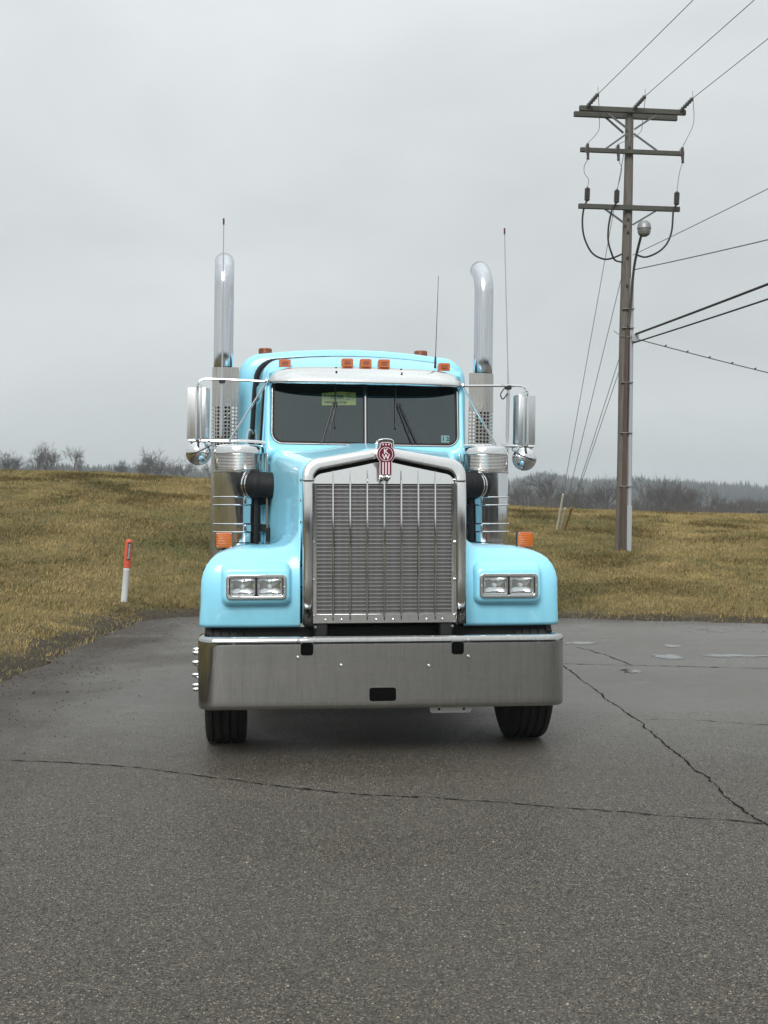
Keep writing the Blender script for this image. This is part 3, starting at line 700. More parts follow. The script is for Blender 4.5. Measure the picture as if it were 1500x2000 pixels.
# street light on a bent arm
la = [along(640, Vector((.03, -.2, 0))), along(600, Vector((.07, -.22, 0))), along(528, Vector((.07, -.6, 0))), along(480, Vector((.10, -1.2, 0)))]
MB().tube(catm(la), .03, 10).build('lamp_arm', 'arm', pole)
lc = la[-1] + Vector((.03, -.16, .10)); mb = MB(); mb.lathe([(.0, .17), (.08, .165), (.13, .12), (.15, .05), (.155, .0), (.14, -.02)], tuple(lc), 'z', 20)
lh = mb.build('lamp_head', 'galv', pole); mb = MB(); mb.lathe([(.14, -.02), (.145, -.06), (.12, -.13), (.06, -.17), (0, -.18)], tuple(lc), 'z', 20); mb.build('lamp_bowl', 'lampglass', lh)

# spans, each wire its own thing
def span(name, a, b, r, sag, m, label, cat, group=None, n=28):
    a, b = Vector(a), Vector(b); P = [a.lerp(b, t) - Vector((0, 0, sag * 4 * t * (1 - t))) for t in [i / n for i in range(n + 1)]]
    e = MB(); e.tube([q - a for q in P], r, 6); o = e.build(name, m, None, loc=tuple(a)); tag(o, label, cat, group); return o
for q in prim_start:
    a = PB_ + q; span('overhead_conductor', a, a + an * 52 + Vector((0, 0, .6)), .0085, .35, 'wire', 'thin bare overhead conductor dead-ended on the top crossarm', 'wire', 'conductors leaving the top crossarm')
a = PB_ + along(500, Vector((.12, -.1, 0))); span('neutral_wire', a, a + an * 50 + Vector((0, 0, .2)), .0075, .5, 'wire', 'thin neutral wire tied to the pole behind the street lamp', 'wire')
a = PB_ + along(528, Vector((.18, -.1, 0))); span('service_cable', a, a + an * 46 + Vector((5.5, 0, -1.2)), .011, .7, 'wire', 'twisted grey cable leaving the pole just below the street lamp', 'wire')
a = PB_ + along(655, Vector((.2, -.2, 0))); o = span('telephone_cable', a, a + an * 46 + Vector((0, 0, .5)), .024, .25, 'cable', 'thick black telephone cable, the upper one, with a small dip by the pole', 'cable')
a = PB_ + along(672, Vector((.15, -.2, 0))); span('telephone_cable', a, a + an * 46 + Vector((1.0, 0, .3)), .017, .25, 'cable', 'black telephone cable, the lower thinner one below the thick cable', 'cable')
a = PB_ + along(664, Vector((.25, -.15, 0))); b = a + Vector((9.5, -6.0, -3.1)); sd_ = span('service_drop', a, b, .012, .14, 'wire', 'lashed service drop sloping down and away from the pole box', 'cable')
for k in range(11):
    t = .06 + k * .045; p = (b - a) * t - Vector((0, 0, .14 * 4 * t * (1 - t))); MB().tube([p + Vector((-.02, 0, .01)), p + Vector((.02, 0, .035))], .016, 6).build('lashing_clip', 'cable', sd_)
# guy wires with their guards
anc = hit(1094, 1037)
for i, (py, ox, oy, lab) in enumerate(((292, -.25, .1, 'long steel guy wire from the middle crossarm to the ground anchor'), (535, .0, .25, 'steel guy wire from below the street lamp to the ground anchor'), (690, .2, .0, 'steel guy wire from below the telephone cables, the shorter upper strand'), (716, .28, .1, 'steel guy wire from below the telephone cables, the shortest strand'))):
    a = PB_ + along(py, Vector((-.08, .08, 0))); b = anc + Vector((ox * .4, oy, -.1)); mb = MB(); mb.tube([(0, 0, 0), b - a], .0075, 6); o = mb.build('guy_wire', 'galv', None, loc=tuple(a)); tag(o, lab, 'guy wire', None)
    if i < 3:
        d = (a - b).normalized(); L0 = (1.15, .85, 1.05)[i]; g0 = (b - a) + d * .12
        mb = MB(); mb.tube([g0, g0 + d * L0], .026, 8); mb.build('guard', ('guard_white', 'guard_white', 'guard_yellow')[i], o)

# ------------------------------------------------------------------ marker post
mk = hit(242, 1175); ma = hit(242, 1175)
post = empty('marker_post', mk, 0, 'leaning white cable marker post with orange cap by the asphalt corner', 'post')
ax_ = Vector((.085, 0, 1)).normalized()
def onpost(r, n=20): return [(r, 0)]
s_ = mk.y / FPX
H1, H2 = 66 * s_, 122 * s_; rr = 6.3 * s_
mb = MB(); mb.tube([ax_ * -.25, ax_ * (H1 - .04), ax_ * (H1 - .035), ax_ * (H1 - .02), ax_ * (H1 - .018), ax_ * (H1 + .02)], [rr, rr, rr * 1.06, rr * 1.06, rr, rr], 20); mb.build('stake', 'post_white', post)
mb = MB(); pr = [(0, rr * 1.12)] + [(H2 - H1 - rr, rr * 1.12)] + [(H2 - H1 - rr + rr * 1.12 * math.sin(R(a)), max(rr * 1.12 * math.cos(R(a)), .002)) for a in (15, 30, 45, 60, 75, 89)]
mb.tube([ax_ * (H1 + h) for h, _ in pr], [q for _, q in pr], 20); cap_ = mb.build('cap', 'post_orange', post)
tc_ = ax_ * (H1 + (H2 - H1) * .58)
def wrap(q, R_):   # vertical strip wrapped on the cap, reading downwards
    a = q[1] / R_ + R(22); return tc_ + ax_ * (-q[0]) + Vector((math.sin(a) * (R_ + q[2]), -math.cos(a) * (R_ + q[2]), 0))
mb = MB(); w_, h_ = .30, .052; ns = 6
vs = [wrap((x, -h_ / 2 + h_ * k / ns, .0015), rr * 1.12) for x in (-w_ / 2, w_ / 2) for k in range(ns + 1)]
mb.add(vs, [(k, k + 1, ns + 2 + k, ns + 1 + k) for k in range(ns)]).build('text_panel', 'ink', cap_, 60)
text_mb('WARNING', .052, .0005, lambda q: wrap((q[0], q[1], q[2] + .003), rr * 1.12)).build('lettering', 'white', cap_, 0)

# ------------------------------------------------------------------ the truck (local frame: x across, y backwards from the bumper face, z up)
TD, TX, TYAW = 8.84, 0.025, R(5.7)
truck = empty('truck', (TX, TD, 0), TYAW, 'pale blue conventional semi truck with chrome grille, bumper and twin stacks on the asphalt', 'truck')
LEAN = R(.75)
def lean(q): return Vector((q[0] * math.cos(LEAN) + (q[2] - .9) * math.sin(LEAN), q[1], .9 + (q[2] - .9) * math.cos(LEAN) - q[0] * math.sin(LEAN)))
SIDES = (-1, 1)
def T(mb, name, m, par=truck, **k): return mb.build(name, m, par, **k)
def bolt(p, r, axis, m, par, name='bolt', h=.012):
    mb = MB()
    if axis == 'y': mb.lathe([(0, -h), (r * .7, -h * .85), (r, -h * .3), (r, .004)], p, 'y', 10)
    else: mb.lathe([(0, h), (r * .7, h * .85), (r, h * .3), (r, -.004)], p, axis, 10)
    return mb.build(name, m, par)

# --- bumper: formed sheet with rolled top and bottom lips, wrapped ends, hole depth painted as near-black slabs on the face
BX = -.02; BW = 1.234; BZ0, BZ1 = .348, .822; BR = .13; BB = .34
def bumper():
    # plan line of the face from left back corner round to right back corner, given as x, y, normal offset direction
    plan = []
    plan += [(-BW, BB), (-BW, .22)]
    for k in range(8): a = R(180 + 90 * k / 7); plan.append((-BW + BR + BR * math.cos(a), BR + BR * math.sin(a)))
    for x in np.linspace(-BW + .19, BW - .19, 40): plan.append((float(x), -.012 * (1 - (x / BW) ** 2)))
    for k in range(8): a = R(270 + 90 * k / 7); plan.append((BW - BR + BR * math.cos(a), BR + BR * math.sin(a)))
    plan += [(BW, .22), (BW, BB)]
    prof = [(.055, BZ0 + .012), (.03, BZ0 + .004), (.012, BZ0), (.002, BZ0 + .012), (0, BZ0 + .03)] + [(0, z) for z in np.linspace(BZ0 + .06, BZ1 - .06, 5)] + [(0, BZ1 - .03), (.003, BZ1 - .012), (.014, BZ1), (.04, BZ1 + .004), (.075, BZ1 - .004)]
    secs = []
    for i, (x, y) in enumerate(plan):
        a = Vector(plan[max(i - 1, 0)]); b = Vector(plan[min(i + 1, len(plan) - 1)]); t = (b - a).normalized(); nin = Vector((-t.y, t.x))
        secs.append([(BX + x + nin.x * o, y + nin.y * o, z) for o, z in prof])
    mb = MB().loft(secs, closed=False); o = T(mb, 'bumper', 'bumper', smooth=50, solid=.006)
    for (x, z, w, h, nm) in ((-.487 - .03, .747, .083, .085, 'tow_hole'), (.487 + .0, .744, .083, .085, 'tow_hole'), (-.015, .442, .178, .09, 'step_hole')):
        lp = rrect(w, h, .018, 4, BX + x, z); fr = MB(); ring(fr, rrect(w + .007, h + .007, .021, 4, BX + x, z), lp, -.0165, .02); fr.build('hole_rim', 'bumper', o)
        MB().prism(lp, -.0145, .05).build(nm, 'hole_shade', o)
        MB().prism(rrect(w * .55, h * .55, .012, 4, BX + x, z), -.0165, .0).build('socket', 'hole_shade', o)
    for x, z in ((-.575, .80), (-.575, .69), (.56, .795), (.56, .685), (-.29, .635), (.295, .625)): bolt((BX + x, -.012, z), .013, 'y', 'chrome', o)
    return o
bumper()
pb = MB(); lp = rrect(.285, .15, .02, 4, .44, .368); pb.prism(lp, .12, .124); plate = T(pb, 'licence_plate', 'white')
for x in (.36, .53): MB().lathe([(.009, 0), (.009, -.003), (0, -.003)], (x, .12, .318), 'y', 10).build('plate_hole', 'ink', plate)
# black splash panel and front crossmember behind the bumper
T(MB().box((0, .47, .63), (2.32, .03, .44)), 'splash_panel', 'dark'); T(MB().box((0, .30, .62), (1.9, .3, .3)), 'crossmember', 'dark')
for s in SIDES: T(MB().box((s * .43, .38, .86), (.09, .26, .12)), 'tow_bracket', 'black', bevel=.01); bolt((s * .47, .24, .868), .012, 'y', 'galv', truck); bolt((s * .5, .24, .885), .010, 'y', 'galv', truck)

# --- grille shell
GH = .556
def shell_loop(ins, n=7):
    # half outline: bottom right -> top peak -> bottom left, inset by ins; gabled top with rounded shoulders
    w = GH - ins; peak = 2.092 - ins * 1.02; sh = 1.992 - ins; r = .115 - ins * .6
    pts = [(w, .892), (w, 1.2), (w, 1.5), (w, 1.75)]
    slope = math.atan2(peak - sh, w - .06)
    cx, cz = w - r, sh - r * .78
    for k in range(n + 1): a = lerp(0, math.pi / 2 - slope, k / n); pts.append((cx + r * math.cos(a), cz + r * math.sin(a)))
    x1, z1 = pts[-1]
    for t in (.25, .5, .75): pts.append((lerp(x1, .05, t), lerp(z1, peak - .008, t)))
    pts.append((.05, peak - .006)); pts.append((0, peak))
    return pts + [(-x, z) for x, z in pts[-2::-1]]
def grille():
    o_ = shell_loop(0); sec = []
    for ins, y in ((.0, .40), (.0, .178), (.0035, .168), (.010, .162), (.018, .160), (.054, .160), (.062, .163), (.067, .170), (.070, .182), (.070, .31)):
        sec.append([(x, y + max(0, z - 1.80) * (.2 if y < .3 else 0), z) for x, z in shell_loop(ins)])
    g = T(MB().loft(sec, closed=False), 'grille_shell', 'steel', smooth=28, solid=.003)
    # seams where the crown of the shell meets its side posts
    for s in SIDES: MB().box((s * .521, .165, 1.862), (.076, .02, .005)).build('seam', 'dark', g)
    # dark cavity behind, upper header plate, side posts and bottom plate
    MB().prism([(x, z) for x, z in shell_loop(.066)], .30, .31).build('cavity', 'dark', g)
    hp = [(x, z - .022) for x, z in shell_loop(.073) if z > 1.85]; hp = [(.481, 1.842)] + hp + [(-.481, 1.842)]
    MB().prism(hp, .232, .238).map(lambda q: Vector((q[0], q[1] + max(0, q[2] - 1.842) * .15, q[2]))).build('header_plate', 'steel', g)
    MB().box((0, .236, .925), (.968, .008, .062)).build('bottom_plate', 'steel', g, bevel=.002)
    for s in SIDES:
        MB().box((s * .477, .236, 1.37), (.03, .010, .95)).build('side_strip', 'steel', g)
        for z in (.945, 1.19, 1.445, 1.87): bolt((s * .482, .23, z), .009, 'y', 'chrome', g)
    for x in (-.4, -.29, -.055, .06, .29, .4): bolt((x, .232, .918), .0075, 'y', 'chrome', g)
    # louvre slats, each one a piece, over fine vertical fins
    sl = None
    for k in range(34):
        z = .962 + k * .0263
        if sl is None: sl = MB().prism([(-.463, -.002), (.463, -.002), (.463, .002), (-.463, .002)], 0, .006).build('grille_slat', 'louvre', g, 0, loc=(0, .243, z))
        else: dup(sl, g, (0, .243, z))
    mb = MB()
    for k in range(118):
        x = -.46 + k * .92 / 117; mb.box((x, .268, 1.395), (.0034, .008, .888))
    tag(mb.build('radiator_fins', 'finwire', g, 0), kind='stuff')
    MB().box((0, .285, 1.395), (.93, .006, .90)).build('radiator_core', 'fin', g)
    # seven vertical bars with pointed ends
    for k in range(7):
        x = (k - 3) * .1165; zt = 1.935 if k != 3 else 1.93
        MB().tube([(x, .236, .905), (x, .226, .95), (x, .224, 1.4), (x, .226, 1.86), (x, .236, zt)], [.0015, .0075, .0072, .0068, .0015], 8).build('grille_bar', 'chrome', g)
    return g
grille()
# emblem on the crown of the shell
def emblem():
    cx, cz, v = .0, 2.040, .118
    hb = [(-.056, 2.075), (-.057, 2.128), (-.043, 2.143), (0, 2.148), (.043, 2.143), (.057, 2.128), (.056, 2.075), (.046, 2.0), (-.046, 2.0)]
    e = MB().prism(hb, .135, .30).build('emblem', 'chrome', truck, bevel=.006)
    def outline(g_):
        r = .058 + g_; a0 = math.asin((.0365 + g_) / r); pts = [(-.0365 - g_, 1.902 - g_), (.0365 + g_, 1.902 - g_)]
        for k in range(15): a = lerp(-math.pi / 2 + a0, math.pi / 2 - a0, k / 14); pts.append((r * math.cos(a), cz + r * math.sin(a)))
        pts += [(.036 + g_, 2.108 + g_), (.018, 2.116 + g_), (-.018, 2.116 + g_), (-.036 - g_, 2.108 + g_)]
        for k in range(15): a = lerp(math.pi / 2 + a0, 1.5 * math.pi - a0, k / 14); pts.append((r * math.cos(a), cz + r * math.sin(a)))
        return pts
    MB().prism(outline(.005), .124, .14).build('emblem_rim', 'pinkwhite', e); MB().prism(outline(0), .119, .13).build('emblem_face', 'maroon', e)
    mb = MB(); n = 40; ring(mb, [(.0475 * math.cos(6.2832 * k / n), cz + .0475 * math.sin(6.2832 * k / n)) for k in range(n)], [(.044 * math.cos(6.2832 * k / n), cz + .044 * math.sin(6.2832 * k / n)) for k in range(n)], .1165, .12); mb.build('emblem_ring', 'pinkwhite', e, 0)
    text_mb('K', .048, .0012, front(0, .117, cz + .017), bold=.0016).build('letter', 'pinkwhite', e, 0); text_mb('W', .048, .0012, front(0, .117, cz - .021), bold=.0016).build('letter', 'pinkwhite', e, 0)
    for x in (-.020, 0, .020): MB().box((x, .118, 1.944), (.0105, .004, .082)).build('emblem_stripe', 'pinkwhite', e, 0); MB().box((x, .118, 2.104), (.0085, .004, .011)).build('emblem_notch', 'pinkwhite', e, 0)
    for s in SIDES: MB().lathe([(0, -.02), (.012, -.016), (.017, 0), (.017, .06)], (s * .021, .15, 1.884), 'y', 14).build('emblem_foot', 'chrome', e)
emblem()

# --- hood
HV0, HV1 = .40, 1.90
def hood_sec(t):
    v = lerp(HV0, HV1, t); w = lerp(.553, .755, t ** .92); pk = lerp(2.088, 2.205, t); sh = lerp(1.983, 2.135, t); r = lerp(.12, .10, t)
    pts = [(w + .02 * t, 1.30), (w + .012 * t, 1.5), (w + .004, 1.7)]
    slope = math.atan2(pk - sh, w); cx, cz = w - r, sh - r * .8
    for k in range(9): a = lerp(0, math.pi / 2 - slope, k / 8); pts.append((cx + r * math.cos(a), cz + r * math.sin(a)))
    x1, z1 = pts[-1]; br = .30
    for q in (.2, .4, .55): pts.append((lerp(x1, 0, q), lerp(z1, pk, q) - .014 * math.sin(q * math.pi) * (1 - t * .3)))
    pts += [(.16, pk - .022), (.10, pk - .003), (0, pk)]
    pts = pts + [(-x, z) for x, z in pts[-2::-1]]; return [(x, v, z) for x, z in pts]
hood = T(MB().loft([hood_sec(t) for t in np.linspace(0, 1, 13)], closed=False), 'hood', 'paint', smooth=50, solid=.008)
for s in SIDES:
    for z in (.98, 1.13, 1.28, 1.43, 1.58, 1.73, 1.87): bolt((s * .562, .43, z), .008, 'x', 'black', hood)
for s in SIDES:
    lx = s * .768; lt = MB().box((lx, 1.80, 1.47), (.03, .05, .11)).build('hood_latch', 'rubber', hood, bevel=.008)
    MB().tube([(s * (.7715 + .0), 1.885, 1.36), (s * .766, 1.885, 1.7), (s * .760, 1.885, 2.03)], .004, 6).build('hood_seam', 'dark', hood)
sq = lambda q: (-.600 - .003 - q[2] + .0, .78 - q[0] * 2.2, 1.845 + q[1])
text_mb('W900', .085, .004, sq, bold=.002).map(lambda q: Vector((q[0] - (q[1] - .78) * .125, q[1], q[2]))).build('badge', 'chrome', hood, 0)
sq2 = lambda q: (.600 + .003 + q[2], .78 + q[0] * 2.2, 1.845 + q[1])
text_mb('W900', .085, .004, sq2, bold=.002).map(lambda q: Vector((q[0] + (q[1] - .78) * .125, q[1], q[2]))).build('badge', 'chrome', hood, 0)

# --- front fenders: an arch swept over the wheel, crowned towards the outside, with a fillet up to the hood
PATH = catm([(.375, 0, .858), (.345, 0, 1.0), (.335, 0, 1.16), (.365, 0, 1.29), (.45, 0, 1.375), (.60, 0, 1.412), (.85, 0, 1.425), (1.12, 0, 1.40), (1.36, 0, 1.30), (1.54, 0, 1.13), (1.62, 0, .93), (1.64, 0, .80)], 4)
DROP = [(0, 0), (.70, .002), (.85, .006), (.965, .016), (1.06, .034), (1.13, .066), (1.18, .105), (1.215, .155), (1.237, .215), (1.246, .27), (1.25, .33)]
def softmin(a, b, k=.035):
    h = max(0, min(1, .5 + .5 * (b - a) / k)); return lerp(b, a, h) - k * h * (1 - h)
def fender(s):
    secs = []
    for i, q in enumerate(PATH):
        top = smooth01((q.z - 1.26) / .14); row = []; back = smooth01((q.x - .7) / .9); base = .572 + .14 * back
        sg = lerp(1, -1, smooth01((q.x - .6) / .7))
        for u, up in ((base - .004, .24), (base + .004, .155), (base + .022, .09), (base + .05, .045), (base + .10, .012), (.78, 0), (.85, 0), (.92, 0), (.99, 0), (1.05, 0), (1.10, 0), (1.14, 0), (1.175, 0), (1.205, 0), (1.228, 0), (1.242, 0), (1.25, 0)):
            d = interp(u, DROP); z = softmin(q.z, 1.43 - d) if i > 3 else q.z
            row.append((s * (u + (.012 * smooth01((1.05 - q.z) / .2) if u > 1.2 else 0)), q.x + sg * .30 * d, z + up * top))
        secs.append(row)
    f = T(MB().loft(secs, closed=False), 'fender', 'paint', smooth=60, solid=.007)
    # headlight pod moulded into the face
    cx, cz = s * .868, 1.146
    sec = []
    for ins, y, up in ((.0, .50, .055), (.0, .34, .035), (.008, .30, .02), (.022, .282, .006), (.034, .279, 0), (.05, .282, 0), (.052, .36, 0)):
        lp = rrect(.478 - 2 * ins, .245 - 2 * ins, .055 - ins * .6, 5, cx, cz); sec.append([(x, y, z + (up if z > cz else -up * .4)) for x, z in lp])
    MB().loft(sec, closed=True).build('headlight_pod', 'paint', f, 50)
    # ledge above the pod
    sec = []
    for y, zt, w in ((.60, 1.385, .46), (.48, 1.345, .44), (.41, 1.305, .42), (.375, 1.285, .40)): sec.append([(cx - w / 2, y, zt - .06), (cx - w / 2 + .03, y, zt), (cx + w / 2 - .03, y, zt), (cx + w / 2, y, zt - .06)])
    MB().loft(sec, closed=True, cap0=True, cap1=True).build('fender_ledge', 'paint', f, 60, bevel=.012, seg=3)
    return f
def headlight(s):
    cx, cz = s * .868, 1.142; y = .272
    b = MB(); ring(b, rrect(.408, .168, .028, 5, cx, cz), rrect(.362, .124, .016, 5, cx, cz), y - .012, y + .03)
    hl = T(b, 'headlight', 'chrome', bevel=.005, seg=3)
    MB().prism(rrect(.366, .128, .016, 5, cx, cz), y + .045, y + .05).build('lamp_housing', 'black', hl)
    MB().box((cx, y + .01, cz), (.012, .03, .124)).build('divider', 'black', hl, bevel=.003)
    for dx in (-.0915, .0915):
        x0 = cx + dx
        fr = MB(); ring(fr, rrect(.170, .120, .014, 4, x0, cz), rrect(.156, .106, .010, 4, x0, cz), y - .002, y + .03); fr.build('lamp_rim', 'louvre', hl, bevel=.002)
        sec = [[(x, y + .012 + .0 * k, z) for x, z in rrect(.156, .106, .01, 5, x0, cz)]]
        for w, h, r_, yy in ((.150, .100, .012, .024), (.118, .09, .03, .034), (.07, .06, .028, .042), (.03, .03, .014, .044)): sec.append([(x, y + yy, z) for x, z in rrect(w, h, r_, 5, x0, cz)])
        MB().loft(sec, closed=True, cap1=True).build('reflector', 'reflector', hl, 60)
        MB().lathe([(0, -.012), (.012, -.008), (.014, .012)], (x0, y + .03, cz), 'y', 12).build('bulb', 'sticker', hl)
        secl = []
        n = 9; m_ = 7; vs = []
        for j in range(m_):
            for i in range(n):
                a, c = i / (n - 1) * 2 - 1, j / (m_ - 1) * 2 - 1; vs.append((x0 + a * .077, y + .004 - .010 * (1 - a * a) * (1 - c * c) + .003 * math.sin(a * 9) * math.cos(c * 4), cz + c * .052))
        MB().add(vs, [(j * n + i, j * n + i + 1, (j + 1) * n + i + 1, (j + 1) * n + i) for j in range(m_ - 1) for i in range(n - 1)]).build('lens', 'lensglass', hl, 60)
    for x, z in ((0, .073), (0, -.073), (-.19, 0), (.19, 0)): bolt((cx + x, y - .012, cz + z), .005, 'y', 'steel', hl, 'screw', .005)
    return hl
def turn_light(s):
    cx, cz, y = s * 1.095, 1.448, .80
    b = MB(); b.box((cx, y + .035, cz), (.122, .05, .118)); tl = T(b, 'turn_signal', 'black', bevel=.014, seg=3)
    for yy, d in ((y + .006, -1), (y + .064, 1)):
        sec = [[(x, yy - d * .006, z) for x, z in rrect(.116, .112, .016, 4, cx, cz)], [(x, yy + d * .010, z) for x, z in rrect(.112, .108, .016, 4, cx, cz)], [(x, yy + d * .016, z) for x, z in rrect(.09, .086, .014, 4, cx, cz)]]
        MB().loft(sec, closed=True, cap1=True).build('lens', 'amber', tl, 40)
    for dx in (-.049, .049):
        for dz in (-.047, .047): bolt((cx + dx, y - .008, cz + dz), .0052, 'y', 'chrome', tl, 'screw', .006)
    MB().lathe([(.028, 0), (.022, .01), (.014, .02), (.014, .06)], (cx, y + .035, 1.345), 'z', 12).build('stalk', 'black', tl)
for s in SIDES: fender(s); headlight(s); turn_light(s)

# --- wheels
def tyre_prof(R_, w):
    h = w / 2; p = [(R_ * .56, -h * .72), (R_ * .62, -h * .92), (R_ * .78, -h), (R_ * .92, -h * .97), (R_ * .975, -h * .90), (R_ - .004, -h * .80)]
    gs = [-.58, -.2, .2, .58]; g = []
    for q in gs: g += [(R_, h * (q - .06)), (R_ - .014, h * (q - .045)), (R_ - .014, h * (q + .045)), (R_, h * (q + .06))]
    return p + g + [(a, -b) for a, b in p[::-1]]
TYRE = None
def wheel(x, v, out, R_=.522, w=.295, steer=True, name='front_wheel'):
    global TYRE
    e = T(MB().lathe(tyre_prof(R_, w), (0, 0, 0), 'x', 48, close=True), name, 'tyre', smooth=40, loc=(x, v, R_ - .004))
    h = w / 2 * out
    if steer: pr = [(.30, h * .86), (.296, h * .80), (.28, h * .6), (.25, h * .62), (.205, h * 1.02), (.18, h * 1.10), (.105, h * 1.10), (.10, h * 1.34), (.06, h * 1.42), (0, h * 1.43)]
    else: pr = [(.30, h * .86), (.296, h * .80), (.285, h * -.1), (.22, h * -.4), (.13, h * -.42), (.12, h * .6), (0, h * .66)]
    MB().lathe(pr, (0, 0, 0), 'x', 40).build('rim', 'chrome', e)
    MB().lathe([(.30, -h * .8), (.2, -h * .5), (0, -h * .4)], (0, 0, 0), 'x', 32).build('hub', 'dark', e)
    face = h * 1.10 if steer else -h * .4
    for k in range(10):
        a = 6.2832 * k / 10 + .16; L = (.082 if steer else .06) * out
        MB().lathe([(.022, 0), (.022, L * .3), (.0155, L * .36), (.0165, L * .78), (.009, L * .97), (0, L)], (face, .1425 * math.cos(a), .1425 * math.sin(a)), 'x', 10).build('nut_cover', 'chrome', e)
    return e
for s in SIDES: wheel(s * 1.078, .87, s)
for v in (6.15, 7.48):
    for s in SIDES: wheel(s * 1.09, v, s, .52, .28, False, 'drive_wheel'); wheel(s * .76, v, s, .52, .28, False, 'drive_wheel')
T(MB().tube([(-.95, .87, .48), (.95, .87, .48)], .07, 10), 'front_axle', 'dark')
for v in (6.15, 7.48): T(MB().tube([(-.7, v, .52), (.7, v, .52)], .12, 12), 'drive_axle', 'dark')
for s in SIDES: T(MB().box((s * .43, 4.3, .86), (.09, 7.7, .27)), 'frame_rail', 'dark')
T(MB().box((0, 1.5, .68), (.62, 1.6, .6)), 'engine_block', 'dark', bevel=.05)
T(MB().lathe([(0, .09), (.5, .085), (.52, .04), (.5, 0), (0, 0)], (0, 6.8, 1.14), 'z', 28), 'fifth_wheel', 'dark')
for s in SIDES:
    tk = T(MB().lathe([(0, 0), (.27, .01), (.305, .05), (.31, .1), (.31, 1.5), (.305, 1.55), (.27, 1.59), (0, 1.6)], (s * .88, 3.1, .66), 'y', 32), 'fuel_tank', 'chrome')
    for v in (3.35, 4.4): MB().lathe([(.314, 0), (.318, 0), (.318, .06), (.314, .06)], (s * .88, v, .66), 'y', 32, True).build('tank_strap', 'steel', tk)
    st = T(MB().box((s * .9, 2.45, .66), (.56, 1.1, .62)), 'step_box', 'steel', bevel=.02)
    for z in (.45, .80): MB().box((s * 1.19, 2.45, z), (.05, .9, .035)).build('tread', 'louvre', st, bevel=.006)
    for v in (6.15, 7.48):
        sec = [[(s * q, v + .62 * math.cos(R(a)), .52 + .62 * math.sin(R(a))) for q in (.62, 1.24)] for a in range(20, 161, 10)]
        T(MB().loft(sec, closed=False), 'quarter_fender', 'steel', smooth=60, solid=.006)

